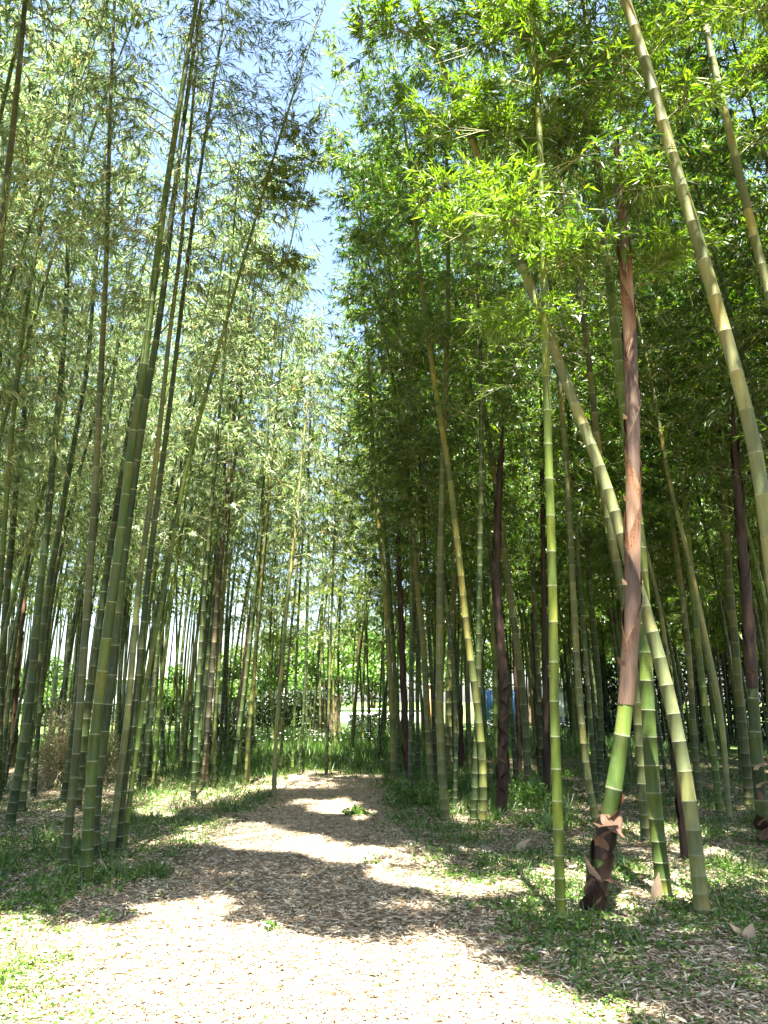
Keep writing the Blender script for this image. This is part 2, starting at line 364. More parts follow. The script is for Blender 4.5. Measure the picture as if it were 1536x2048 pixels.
def bamboo(label, wpx, px, style='green', Hh=13., t0=5.2, side='L', nb=None, twigs=None, lv=None, ll=.12, lw=.017, lmax=1.5, arch=None, inter=.29,
           name='bamboo', cat='bamboo', group=None, topr=.2, dy=0., lmat=None, ringmat='ring', extra=(), crown_on=True, flare=.25, droop=None):
    nb = nb or (52 if side == 'L' else 92); twigs = twigs or (9 if side == 'L' else 11); lv = lv or (8 if side == 'L' else 11); droop = droop or (.85 if side == 'L' else .6)
    b0 = ground(*px[0]); y0 = b0[1]
    pts = [b0] + [at(u, v, y0) for u, v in px[1:]]
    if dy: pts = [p + np.array([p[0] / y0, 1, (p[2] - CAMZ) / y0]) * dy * max(0, p[2]) for p in pts]   # leans away/towards
    if arch is None: arch = .10 if side == 'L' else -.25
    pts = extend(pts, Hh, arch)
    path = Path(pts); g = np.random.default_rng(abs(hash((round(px[0][0]), round(px[0][1])))) % 99991)
    f0 = y0 * cp + (0 - CAMZ) * sp; r = wpx / 2 * f0 / FPX
    rad = lambda t: r * (1 - (1 - topr) * (np.asarray(t) / path.L) ** 1.35)
    root = empty(name, b0, label, cat, group)
    sides = 20 if y0 < 9 else 12 if y0 < 14 else 8
    me = culm_mesh(path, rad, nodes_of(path.L, g, inter), sides, b0, .007 + y0 * .00025, flare)
    link('culm', me, root, [M[style], M[ringmat]])
    if crown_on:
        if y0 > 12: ll, lw, twigs, nb = ll * 1.25, lw * 1.5, 7, int(nb * .85)
        V, rods = crown(path, min(t0, path.L * .6), g, nb, lmax, twigs, lv, ll, lw, droop)
        young = []  # sprays kept apart for their own leaf colour, brighter on the right
        for (ua, va, ub, vb, yoff) in extra:                    # low sprays reaching out over the path
            A = at(ua, va, y0); B = at(ub, vb, y0 + yoff); q = Path([A, (A + B) / 2 + [0, 0, .12], B])
            Ve, re_ = crown(q, q.L * .3, g, 17, .36, 8, 9, .118, .0165, .2, .5, .8); young.append(Ve)
            rods = tuple(np.concatenate([x, y]) for x, y in zip(rods, re_))
            rods = tuple(np.concatenate([x, y]) for x, y in zip(rods, (q.Q[:-1], q.Q[1:], np.full(len(q.Q) - 1, .006), np.full(len(q.Q) - 1, .005))))
        if young: link('low_spray', quads_mesh('low_spray', np.concatenate(young) - b0), root, [M['leafLit' if side == 'R' else 'leafM']])
        hang_crown(root, V, rods, lmat or M['leafL' if side == 'L' else 'leafR'], b0)
    return root, path, rad
exec_later = []
# ================================================================ ground
def structure(name, me, ms): return tag(link(name, me, None, ms), kind='structure')
m, n, o = mat('grove_floor')
f = noise(n, .55, 6, .6); f2 = noise(n, 9, 6, .7); f3 = noise(n, 60, 4, .7)
col = ramp(n, [(.3, (.07, .05, .03)), (.5, (.13, .095, .06)), (.7, (.24, .18, .12))], f2.outputs[0]).outputs[0]
col = mixc(n, ramp(n, [(.45, (0, 0, 0)), (.6, (.6,) * 3)], f.outputs[0]).outputs[0], col, ramp(n, [(.35, (.03, .07, .012)), (.65, (.09, .15, .03))], f2.outputs[0]).outputs[0])
pbsdf(n, o, col, .9, .15, f3.outputs[0], .6, .03); M['floor'] = m
m, n, o = mat('path_litter')
f2 = noise(n, 14, 7, .7); f3 = noise(n, 1, 5, .7, stretch=(90, 28, 20))
col = ramp(n, [(.3, (.14, .10, .065)), (.5, (.30, .235, .165)), (.7, (.46, .385, .28))], f2.outputs[0]).outputs[0]
col = mixc(n, ramp(n, [(.4, (0, 0, 0)), (.6, (.6,) * 3)], f3.outputs[0]).outputs[0], col, (.42, .33, .23))
pbsdf(n, o, col, .9, .15, f3.outputs[0], .7, .02); M['pathm'] = m
m, n, o = mat('meadow_ground')
f2 = noise(n, 2.5, 7, .7)
pbsdf(n, o, ramp(n, [(.3, (.04, .085, .018)), (.6, (.10, .15, .04)), (.8, (.24, .25, .12))], f2.outputs[0]).outputs[0], .9, .15); M['meadow'] = m
G = np.array([[-400, -60, 0], [400, -60, 0], [400, 600, 0], [-400, 600, 0]], float)
structure('ground', np_mesh('ground', G, np.array([[0, 1, 2, 3]])), [M['floor']])
G = np.array([[-300, 24, .004], [300, 24, .004], [300, 550, .004], [-300, 550, .004]], float)
structure('meadow_ground', np_mesh('meadow_ground', G, np.array([[0, 1, 2, 3]])), [M['meadow']])
PC = [ground(u, v)[:2] for u, v in [(600, 2300), (600, 2048), (560, 1860), (590, 1780), (610, 1700), (640, 1640), (660, 1600), (655, 1568), (700, 1545)]]
PC = [np.array([PC[0][0], -6.])] + PC
PW = [1.7, 1.7, 1.7, 1.5, 1.35, 1.15, 1.05, 1.0, 1.1, 1.2]
py = np.array([p[1] for p in PC]); pxx = np.array([p[0] for p in PC]); pw = np.array(PW)
def path_x(y): return np.interp(y, py, pxx)
def path_w(y): return np.interp(y, py, pw)
ys = np.arange(-6, py[-1], .12); cols = np.linspace(-1, 1, 9)
wl = path_w(ys) * (.8 + .4 * vnoise(ys, ys * 0 + 3, .8, 5)); wr = path_w(ys) * (.8 + .4 * vnoise(ys, ys * 0 + 9, .7, 6))
V = np.zeros((len(ys), 9, 3)); V[..., 0] = path_x(ys)[:, None] + np.where(cols < 0, wl[:, None] * cols, wr[:, None] * cols); V[..., 1] = ys[:, None]; V[..., 2] = .008
i = (np.arange(len(ys) - 1)[:, None] * 9 + np.arange(8)[None]).ravel()
structure('path', np_mesh('path', V.reshape(-1, 3), np.stack([i, i + 1, i + 10, i + 9], 1)), [M['pathm']])
# how green the floor is, by region
GREEN = [(gpoly(p), d) for p, d in [
    ([(-200, 1930), (100, 1900), (240, 1950), (420, 1985), (470, 2200), (-300, 2200)], 1.0),
    ([(-300, 1640), (200, 1680), (330, 1690), (340, 1750), (150, 1800), (110, 1835), (-300, 1850)], .95),
    ([(240, 1600), (560, 1592), (480, 1640), (340, 1720), (250, 1720)], .6),
    ([(240, 1535), (560, 1525), (560, 1592), (240, 1600)], .55),
    ([(860, 1700), (1700, 1740), (1700, 2200), (1300, 2200), (1200, 1970), (1020, 1900), (900, 1850), (850, 1760)], .62),
    ([(770, 1560), (1140, 1545), (1200, 1690), (900, 1690), (770, 1640)], .95),
    ([(1140, 1545), (1800, 1545), (1800, 1730), (1140, 1700)], .45),
    ([(380, 1500), (900, 1500), (900, 1550), (380, 1550)], .9),
]]
def greenness(x, y):
    g_ = np.full(len(x), .3)
    for p, d in GREEN: g_ = np.where(inpoly(x, y, p), d, g_)
    e = np.abs(x - path_x(y)) / path_w(y)
    g_ *= np.clip((e - .55) / .6, .035, 1) * (y < 17) + (y >= 17)
    nz = vnoise(x, y, .55, 20) * .6 + vnoise(x, y, .17, 21) * .4
    return g_ * np.clip((nz - .28) * 2.6, .04, 1.6)
def scatter(n_, y0, y1, dens_pow, half=.62):
    u = rng.random(n_); y = (y0 ** (1 - dens_pow) + u * (y1 ** (1 - dens_pow) - y0 ** (1 - dens_pow))) ** (1 / (1 - dens_pow))
    x = (rng.random(n_) * 2 - 1) * (y * half + 1.2); return x, y
# dry bamboo leaves lying about
x, y = scatter(560000, 2.6, 17, .9); k = rng.random(len(x)) < np.clip(1.15 - greenness(x, y) * .75, .15, 1); x, y = x[k], y[k]
a = rng.uniform(0, 2 * math.pi, len(x)); D = np.stack([np.cos(a), np.sin(a), rng.normal(0, .16, len(x))], 1)
V = leaf_quads(np.stack([x, y, rng.uniform(.012, .03, len(x))], 1), D, rng.uniform(.03, .09, len(x)) * (1 + .5 * (rng.random(len(x)) < .06)), rng.uniform(.009, .02, len(x)), rng, .1)
s_ = norm(np.cross(D, [[0, 0, 1.]]) + rng.normal(0, .3, D.shape)); wv = (rng.uniform(.0035, .008, len(x)))[:, None]
mid = V[:, 0] * .6 + V[:, 2] * .4; V[:, 1] = mid + s_ * wv; V[:, 3] = mid - s_ * wv; V[..., 2] = np.maximum(V[..., 2], .010)
tag(link('leaf_litter', quads_mesh('leaf_litter', V), None, [M['litter']]), kind='stuff')
# low green plants: stems of small rounded leaves
x, y = scatter(100000, 2.6, 20, .55); gg = greenness(x, y); k = rng.random(len(x)) < gg * .7; x, y, gg = x[k], y[k], gg[k]
hh = (.015 + .11 * gg * rng.random(len(x)) ** 1.5); nl = 9
hh = np.repeat(hh, nl); P = np.stack([np.repeat(x, nl) + rng.normal(0, .035, len(hh)), np.repeat(y, nl) + rng.normal(0, .035, len(hh)), .012 + hh * rng.random(len(hh))], 1)
a = rng.uniform(0, 2 * math.pi, len(P)); D = np.stack([np.cos(a), np.sin(a), rng.uniform(-.1, .6, len(P))], 1)
V = leaf_quads(P, D, rng.uniform(.018, .045, len(P)), rng.uniform(.012, .028, len(P)), rng, .2)
tag(link('ground_cover', quads_mesh('ground_cover', V), None, [M['plant']]), kind='stuff')
# grass blades
x, y = scatter(60000, 2.8, 26, .35); gg = greenness(x, y); k = rng.random(len(x)) < gg * .9 * np.clip((y - 4) / 9, .12, 1); x, y, gg = x[k], y[k], gg[k]
nl = 3; P = np.stack([np.repeat(x, nl) + rng.normal(0, .03, len(x) * nl), np.repeat(y, nl) + rng.normal(0, .03, len(x) * nl), np.full(len(x) * nl, .004)], 1)
D = np.concatenate([rng.normal(0, .35, (len(P), 2)), np.ones((len(P), 1))], 1)
V = leaf_quads(P, D, np.repeat(.06 + .22 * gg * rng.random(len(x)), nl) * (1 + P[:, 1] / 40), .006 + P[:, 1] * .0006, rng, .35)
tag(link('grass', quads_mesh('grass', V), None, [M['grass']]), kind='stuff')
# tall sunlit grass with white flower heads behind the grove edge
N_ = 42000; y = 17.5 + (rng.random(N_) ** 1.2) * 19; x = rng.uniform(-12, 9, N_); k = (vnoise(x, y, 1.4, 30) > .25) & ((y > 19.5) | (x > -5)) & ((y > 21 + x * .3) | (x < 1)); x, y = x[k], y[k]
P = np.stack([x, y, np.full(len(x), .004)], 1); D = np.concatenate([rng.normal(0, .22, (len(P), 2)), np.ones((len(P), 1))], 1)
V = leaf_quads(P, D, rng.uniform(.25, .7, len(x)) * np.clip((y - 16) / 6, .4, 1), rng.uniform(.015, .035, len(x)), rng, .3)
tag(link('tall_grass', quads_mesh('tall_grass', V), None, [M['grass']]), kind='stuff')
N_ = 1500; y = rng.uniform(21, 36, N_); x = rng.uniform(-9, 9, N_); k = vnoise(x, y, 2.2, 31) > .42; x, y = x[k], y[k]
P = np.repeat(np.stack([x, y, rng.uniform(.45, .75, len(x))], 1), 5, 0); a = rng.uniform(0, 6.28, len(P)); D = np.stack([np.cos(a), np.sin(a), rng.uniform(-.2, .9, len(P))], 1)
V = leaf_quads(P, D, np.full(len(P), .035), np.full(len(P), .03), rng, 0)
tag(link('meadow_flowers', quads_mesh('meadow_flowers', V), None, [M['flower']]), kind='stuff')
# ================================================================ the culms one can follow, left of the path
B = bamboo
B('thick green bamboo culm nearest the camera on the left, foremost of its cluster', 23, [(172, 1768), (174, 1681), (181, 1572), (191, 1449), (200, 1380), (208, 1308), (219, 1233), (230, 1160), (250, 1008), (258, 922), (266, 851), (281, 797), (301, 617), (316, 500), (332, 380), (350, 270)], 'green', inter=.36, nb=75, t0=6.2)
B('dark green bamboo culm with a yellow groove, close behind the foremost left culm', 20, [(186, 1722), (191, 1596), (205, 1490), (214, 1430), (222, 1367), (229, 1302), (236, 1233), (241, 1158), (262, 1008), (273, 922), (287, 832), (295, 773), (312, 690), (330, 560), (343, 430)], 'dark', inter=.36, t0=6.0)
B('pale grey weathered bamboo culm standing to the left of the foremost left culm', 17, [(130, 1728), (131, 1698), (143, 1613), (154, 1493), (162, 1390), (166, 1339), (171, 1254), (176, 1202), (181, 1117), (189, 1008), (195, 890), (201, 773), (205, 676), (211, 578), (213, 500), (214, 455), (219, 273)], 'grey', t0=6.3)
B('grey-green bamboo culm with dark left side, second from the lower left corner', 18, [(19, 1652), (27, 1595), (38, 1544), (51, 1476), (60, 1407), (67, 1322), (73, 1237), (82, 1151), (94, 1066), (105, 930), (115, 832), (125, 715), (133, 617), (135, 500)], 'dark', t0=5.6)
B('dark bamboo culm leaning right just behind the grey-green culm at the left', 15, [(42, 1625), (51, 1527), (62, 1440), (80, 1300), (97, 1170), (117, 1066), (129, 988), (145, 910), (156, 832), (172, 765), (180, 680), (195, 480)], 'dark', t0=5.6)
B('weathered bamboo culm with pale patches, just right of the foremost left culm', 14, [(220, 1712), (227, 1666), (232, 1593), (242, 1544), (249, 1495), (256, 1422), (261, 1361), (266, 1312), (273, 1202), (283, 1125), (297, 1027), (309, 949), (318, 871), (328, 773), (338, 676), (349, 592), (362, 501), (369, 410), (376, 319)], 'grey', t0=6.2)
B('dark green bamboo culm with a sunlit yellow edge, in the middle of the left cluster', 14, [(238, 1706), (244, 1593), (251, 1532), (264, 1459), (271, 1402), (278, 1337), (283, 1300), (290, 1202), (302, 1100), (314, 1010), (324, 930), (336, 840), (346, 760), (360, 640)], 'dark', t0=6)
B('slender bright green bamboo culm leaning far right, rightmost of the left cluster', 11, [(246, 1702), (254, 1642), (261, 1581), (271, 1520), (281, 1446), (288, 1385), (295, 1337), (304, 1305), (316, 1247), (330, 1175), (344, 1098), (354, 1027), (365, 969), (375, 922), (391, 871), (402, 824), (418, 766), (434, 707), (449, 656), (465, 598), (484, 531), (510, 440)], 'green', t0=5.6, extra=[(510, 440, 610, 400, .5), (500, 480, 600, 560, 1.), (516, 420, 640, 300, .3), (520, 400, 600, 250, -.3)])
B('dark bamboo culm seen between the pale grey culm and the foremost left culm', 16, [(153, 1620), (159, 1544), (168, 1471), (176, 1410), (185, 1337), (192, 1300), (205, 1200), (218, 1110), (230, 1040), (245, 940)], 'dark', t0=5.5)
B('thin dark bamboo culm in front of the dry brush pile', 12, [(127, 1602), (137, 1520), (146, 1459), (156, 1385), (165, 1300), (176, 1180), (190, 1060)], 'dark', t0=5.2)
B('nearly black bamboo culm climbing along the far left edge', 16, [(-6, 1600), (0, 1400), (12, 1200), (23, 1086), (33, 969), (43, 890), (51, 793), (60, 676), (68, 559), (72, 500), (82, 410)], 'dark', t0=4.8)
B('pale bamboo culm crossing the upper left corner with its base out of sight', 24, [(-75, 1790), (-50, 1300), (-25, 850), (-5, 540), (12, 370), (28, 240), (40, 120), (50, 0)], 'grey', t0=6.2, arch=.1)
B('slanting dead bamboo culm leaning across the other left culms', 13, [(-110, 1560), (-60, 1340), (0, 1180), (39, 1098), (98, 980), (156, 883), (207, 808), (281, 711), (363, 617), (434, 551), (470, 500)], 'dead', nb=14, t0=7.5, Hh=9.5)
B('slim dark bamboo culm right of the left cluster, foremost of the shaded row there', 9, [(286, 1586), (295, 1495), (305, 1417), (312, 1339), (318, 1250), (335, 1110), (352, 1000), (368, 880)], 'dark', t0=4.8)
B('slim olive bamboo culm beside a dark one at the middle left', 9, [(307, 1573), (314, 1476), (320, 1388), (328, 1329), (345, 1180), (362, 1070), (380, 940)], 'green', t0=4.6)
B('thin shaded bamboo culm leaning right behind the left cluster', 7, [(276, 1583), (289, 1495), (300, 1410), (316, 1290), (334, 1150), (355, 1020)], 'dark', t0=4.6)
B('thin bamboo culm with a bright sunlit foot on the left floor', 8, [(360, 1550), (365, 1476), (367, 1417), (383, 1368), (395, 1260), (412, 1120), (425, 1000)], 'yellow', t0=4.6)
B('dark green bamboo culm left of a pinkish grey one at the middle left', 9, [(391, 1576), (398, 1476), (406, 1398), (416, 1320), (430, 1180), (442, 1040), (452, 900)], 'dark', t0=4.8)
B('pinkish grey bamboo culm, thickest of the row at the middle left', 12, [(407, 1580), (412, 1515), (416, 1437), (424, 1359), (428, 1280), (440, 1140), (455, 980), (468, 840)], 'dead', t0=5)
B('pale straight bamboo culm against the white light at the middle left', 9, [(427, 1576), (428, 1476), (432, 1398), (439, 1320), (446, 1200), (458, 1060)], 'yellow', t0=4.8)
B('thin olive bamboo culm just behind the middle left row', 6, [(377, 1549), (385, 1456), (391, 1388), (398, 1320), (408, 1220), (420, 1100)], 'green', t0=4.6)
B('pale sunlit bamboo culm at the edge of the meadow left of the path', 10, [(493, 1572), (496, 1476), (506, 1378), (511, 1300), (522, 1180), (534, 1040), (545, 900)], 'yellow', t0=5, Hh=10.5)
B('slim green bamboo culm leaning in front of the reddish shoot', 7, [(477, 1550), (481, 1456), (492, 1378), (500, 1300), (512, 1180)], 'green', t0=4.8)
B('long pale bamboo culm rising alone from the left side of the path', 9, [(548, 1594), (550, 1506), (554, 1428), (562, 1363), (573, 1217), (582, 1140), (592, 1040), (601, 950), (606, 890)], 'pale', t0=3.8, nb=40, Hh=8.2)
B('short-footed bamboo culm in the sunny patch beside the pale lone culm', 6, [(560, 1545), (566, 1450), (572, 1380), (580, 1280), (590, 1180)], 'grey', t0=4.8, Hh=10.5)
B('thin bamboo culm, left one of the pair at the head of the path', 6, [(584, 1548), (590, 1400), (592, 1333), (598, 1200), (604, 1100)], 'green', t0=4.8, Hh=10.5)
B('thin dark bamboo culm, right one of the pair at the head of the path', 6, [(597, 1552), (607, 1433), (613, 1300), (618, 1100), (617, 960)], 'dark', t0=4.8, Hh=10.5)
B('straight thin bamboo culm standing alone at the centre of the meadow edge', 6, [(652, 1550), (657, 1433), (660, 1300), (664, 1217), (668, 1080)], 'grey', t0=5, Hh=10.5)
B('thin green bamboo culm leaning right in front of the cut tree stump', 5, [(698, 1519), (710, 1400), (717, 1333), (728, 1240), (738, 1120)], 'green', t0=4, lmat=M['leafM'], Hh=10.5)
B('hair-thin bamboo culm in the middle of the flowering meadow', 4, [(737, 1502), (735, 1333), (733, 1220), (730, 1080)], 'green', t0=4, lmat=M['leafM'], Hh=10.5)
B('thin slanting bamboo culm right of the meadow leaning to the right', 5, [(757, 1525), (767, 1400), (780, 1330), (792, 1260), (806, 1130)], 'dark', t0=4, side='R', Hh=10.5)
# ---------------------------------------------------------------- right of the path
K = dict(side='R')
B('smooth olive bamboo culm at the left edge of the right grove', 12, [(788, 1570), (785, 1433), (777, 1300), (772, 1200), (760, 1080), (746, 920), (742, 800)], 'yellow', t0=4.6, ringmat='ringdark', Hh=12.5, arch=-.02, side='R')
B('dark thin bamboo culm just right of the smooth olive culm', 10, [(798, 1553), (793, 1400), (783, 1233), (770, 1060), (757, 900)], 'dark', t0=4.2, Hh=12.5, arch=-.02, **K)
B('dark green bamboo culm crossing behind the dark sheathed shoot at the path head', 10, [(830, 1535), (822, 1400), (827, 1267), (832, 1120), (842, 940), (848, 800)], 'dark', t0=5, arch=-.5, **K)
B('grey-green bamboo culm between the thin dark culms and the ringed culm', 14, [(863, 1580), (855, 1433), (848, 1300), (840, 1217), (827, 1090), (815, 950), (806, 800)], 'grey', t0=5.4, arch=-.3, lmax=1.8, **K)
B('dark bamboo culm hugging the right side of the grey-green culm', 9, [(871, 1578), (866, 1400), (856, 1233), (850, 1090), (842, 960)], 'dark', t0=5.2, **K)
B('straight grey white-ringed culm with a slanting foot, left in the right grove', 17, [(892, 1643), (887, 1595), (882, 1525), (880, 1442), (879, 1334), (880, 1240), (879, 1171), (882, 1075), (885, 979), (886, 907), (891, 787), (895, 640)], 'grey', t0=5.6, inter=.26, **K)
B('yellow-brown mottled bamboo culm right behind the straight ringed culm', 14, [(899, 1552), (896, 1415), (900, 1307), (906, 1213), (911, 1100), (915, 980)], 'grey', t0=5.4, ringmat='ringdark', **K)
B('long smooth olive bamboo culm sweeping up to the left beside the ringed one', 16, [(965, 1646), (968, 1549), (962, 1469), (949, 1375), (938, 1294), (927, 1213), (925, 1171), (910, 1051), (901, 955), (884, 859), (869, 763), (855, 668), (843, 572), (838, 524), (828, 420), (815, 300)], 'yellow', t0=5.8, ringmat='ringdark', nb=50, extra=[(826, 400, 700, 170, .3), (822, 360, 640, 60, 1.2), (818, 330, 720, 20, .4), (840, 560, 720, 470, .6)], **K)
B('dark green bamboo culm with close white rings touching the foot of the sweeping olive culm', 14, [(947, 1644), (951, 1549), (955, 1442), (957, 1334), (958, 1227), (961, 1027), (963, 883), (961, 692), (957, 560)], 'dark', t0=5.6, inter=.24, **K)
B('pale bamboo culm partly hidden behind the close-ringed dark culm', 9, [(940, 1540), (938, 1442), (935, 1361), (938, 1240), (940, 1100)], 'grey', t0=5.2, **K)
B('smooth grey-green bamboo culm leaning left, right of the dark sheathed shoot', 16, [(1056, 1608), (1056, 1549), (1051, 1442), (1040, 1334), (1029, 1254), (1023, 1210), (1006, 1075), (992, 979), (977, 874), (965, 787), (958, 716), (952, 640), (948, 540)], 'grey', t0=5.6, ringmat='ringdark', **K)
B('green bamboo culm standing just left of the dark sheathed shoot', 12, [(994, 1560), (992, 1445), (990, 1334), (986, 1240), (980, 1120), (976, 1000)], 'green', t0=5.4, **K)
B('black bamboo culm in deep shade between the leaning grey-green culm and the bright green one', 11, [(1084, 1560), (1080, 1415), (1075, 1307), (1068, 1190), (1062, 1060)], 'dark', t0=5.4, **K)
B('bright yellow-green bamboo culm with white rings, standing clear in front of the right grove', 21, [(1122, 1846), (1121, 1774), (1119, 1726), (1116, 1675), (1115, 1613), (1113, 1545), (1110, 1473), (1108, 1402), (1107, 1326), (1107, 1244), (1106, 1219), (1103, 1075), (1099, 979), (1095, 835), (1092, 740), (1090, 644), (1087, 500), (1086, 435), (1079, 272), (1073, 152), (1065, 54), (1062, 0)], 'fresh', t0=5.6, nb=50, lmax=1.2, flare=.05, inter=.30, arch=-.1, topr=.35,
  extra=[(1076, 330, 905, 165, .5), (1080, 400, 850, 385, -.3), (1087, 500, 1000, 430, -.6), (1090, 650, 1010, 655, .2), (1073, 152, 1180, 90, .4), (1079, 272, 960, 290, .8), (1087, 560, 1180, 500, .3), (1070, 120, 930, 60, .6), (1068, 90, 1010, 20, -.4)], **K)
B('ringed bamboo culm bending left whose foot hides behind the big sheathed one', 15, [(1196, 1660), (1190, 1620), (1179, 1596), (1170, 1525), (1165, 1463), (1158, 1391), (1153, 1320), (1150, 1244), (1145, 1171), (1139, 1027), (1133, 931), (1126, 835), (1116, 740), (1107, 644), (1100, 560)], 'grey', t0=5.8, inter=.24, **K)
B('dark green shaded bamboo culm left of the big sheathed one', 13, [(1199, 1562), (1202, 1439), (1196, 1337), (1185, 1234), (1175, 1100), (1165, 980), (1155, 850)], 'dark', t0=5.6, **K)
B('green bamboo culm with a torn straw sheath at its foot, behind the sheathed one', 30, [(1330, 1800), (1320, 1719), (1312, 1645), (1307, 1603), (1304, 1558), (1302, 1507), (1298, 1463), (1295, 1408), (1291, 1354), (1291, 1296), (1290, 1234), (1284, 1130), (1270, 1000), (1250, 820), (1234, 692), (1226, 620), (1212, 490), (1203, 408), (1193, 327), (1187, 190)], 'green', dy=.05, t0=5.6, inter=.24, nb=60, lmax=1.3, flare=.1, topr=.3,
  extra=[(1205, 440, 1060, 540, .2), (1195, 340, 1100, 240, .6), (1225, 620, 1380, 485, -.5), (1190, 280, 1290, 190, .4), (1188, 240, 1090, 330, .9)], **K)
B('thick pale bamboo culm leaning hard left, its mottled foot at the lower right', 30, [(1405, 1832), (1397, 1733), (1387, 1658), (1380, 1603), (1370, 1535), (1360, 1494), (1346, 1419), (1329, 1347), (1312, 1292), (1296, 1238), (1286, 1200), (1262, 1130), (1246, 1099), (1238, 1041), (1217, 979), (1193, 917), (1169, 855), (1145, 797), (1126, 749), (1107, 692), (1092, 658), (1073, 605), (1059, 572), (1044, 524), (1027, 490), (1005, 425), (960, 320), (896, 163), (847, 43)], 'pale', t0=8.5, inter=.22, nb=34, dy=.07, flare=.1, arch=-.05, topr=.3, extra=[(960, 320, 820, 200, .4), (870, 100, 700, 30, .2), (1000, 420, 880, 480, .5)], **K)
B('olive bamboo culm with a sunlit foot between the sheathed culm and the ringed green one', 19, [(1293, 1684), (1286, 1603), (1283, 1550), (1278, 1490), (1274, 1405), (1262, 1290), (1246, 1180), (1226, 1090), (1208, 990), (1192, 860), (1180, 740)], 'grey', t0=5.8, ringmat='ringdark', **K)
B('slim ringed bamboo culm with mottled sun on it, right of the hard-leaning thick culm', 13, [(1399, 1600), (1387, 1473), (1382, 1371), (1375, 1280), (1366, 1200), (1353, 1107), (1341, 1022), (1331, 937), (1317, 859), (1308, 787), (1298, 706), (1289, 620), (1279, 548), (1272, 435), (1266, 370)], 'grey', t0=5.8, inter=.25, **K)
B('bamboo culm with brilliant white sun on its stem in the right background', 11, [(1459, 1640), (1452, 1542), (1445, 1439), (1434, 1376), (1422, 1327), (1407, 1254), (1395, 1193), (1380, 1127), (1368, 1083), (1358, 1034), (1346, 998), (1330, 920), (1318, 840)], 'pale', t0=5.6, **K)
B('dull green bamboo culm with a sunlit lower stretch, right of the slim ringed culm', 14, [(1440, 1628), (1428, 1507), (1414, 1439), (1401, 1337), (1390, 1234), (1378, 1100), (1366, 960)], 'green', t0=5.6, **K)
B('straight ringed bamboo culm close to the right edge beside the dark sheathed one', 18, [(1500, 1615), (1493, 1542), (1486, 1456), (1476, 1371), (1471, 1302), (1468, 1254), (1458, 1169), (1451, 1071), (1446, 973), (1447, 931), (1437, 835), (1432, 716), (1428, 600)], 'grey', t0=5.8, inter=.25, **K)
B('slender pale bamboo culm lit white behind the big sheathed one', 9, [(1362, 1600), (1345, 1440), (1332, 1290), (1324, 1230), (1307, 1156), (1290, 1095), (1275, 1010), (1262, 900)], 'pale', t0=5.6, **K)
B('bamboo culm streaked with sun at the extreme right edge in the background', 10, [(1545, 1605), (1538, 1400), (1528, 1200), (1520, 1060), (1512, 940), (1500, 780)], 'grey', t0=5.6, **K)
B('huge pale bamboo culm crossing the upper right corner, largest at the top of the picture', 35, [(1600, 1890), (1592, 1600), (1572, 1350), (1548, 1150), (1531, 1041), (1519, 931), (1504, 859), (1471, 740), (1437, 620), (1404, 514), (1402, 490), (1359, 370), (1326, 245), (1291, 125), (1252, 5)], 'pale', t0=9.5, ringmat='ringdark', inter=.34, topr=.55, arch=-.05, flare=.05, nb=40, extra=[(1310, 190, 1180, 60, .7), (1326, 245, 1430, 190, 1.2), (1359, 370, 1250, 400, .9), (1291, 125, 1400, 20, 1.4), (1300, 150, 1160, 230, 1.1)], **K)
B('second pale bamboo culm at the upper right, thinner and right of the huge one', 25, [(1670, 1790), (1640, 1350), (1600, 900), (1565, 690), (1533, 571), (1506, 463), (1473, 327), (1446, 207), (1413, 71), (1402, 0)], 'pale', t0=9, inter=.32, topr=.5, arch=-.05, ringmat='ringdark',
  extra=[(1413, 71, 1520, 20, -1.6), (1446, 207, 1530, 120, 1.), (1402, 0, 1330, 60, 1.4), (1470, 320, 1560, 260, .8)], **K)
# ================================================================ sheathed young culms
def sheath_mesh(path, r, t, L, phi, origin, sides=14, spread=3.3, open_=.22, slant=.48, taper=.0, ragged=.02, seed=0, rim=0):
    """one husk wrapped round the culm from height t, its free edges slanting to a point"""
    g = np.random.default_rng(seed); rows = 9; V = []
    for j in range(rows):
        f = (j / (rows - 2) * .97) if j < rows - 1 else 1.0
        for k in range(sides + 1):
            a = (k / sides * 2 - 1); h = L * f * (1 - slant * abs(a) ** 1.3) - abs(a) * .02
            s_ = min(t + h, path.L); c = path.p(s_)[0]; T = path.t(s_)[0]
            e1 = norm(np.cross(T, [0, 1., 0])); e2 = np.cross(T, e1); an = phi + a * spread * (1 - .06 * f)
            rr = (r(t) * (1 - taper * f)) * (1.05 + open_ * f ** 2 + .04 * (a + 1)) + g.normal(0, .0006) + (ragged * g.random() if f > .95 else 0) * .2
            V.append(c + (e1 * math.cos(an) + e2 * math.sin(an)) * rr - origin)
    i = (np.arange(rows - 1)[:, None] * (sides + 1) + np.arange(sides)[None]).ravel()
    mi = np.zeros((rows - 1, sides), int); mi[-1, :sides // 3] = rim; mi[-1, -sides // 3:] = rim
    me = np_mesh('sheath', np.array(V), np.stack([i, i + 1, i + sides + 2, i + sides + 1], 1), mi.ravel(), True)
    a_ = me.attributes.new('husk_t', 'FLOAT', 'POINT'); a_.data.foreach_set('value', np.repeat(np.linspace(0, 1, rows).astype(np.float32), sides + 1)); return me
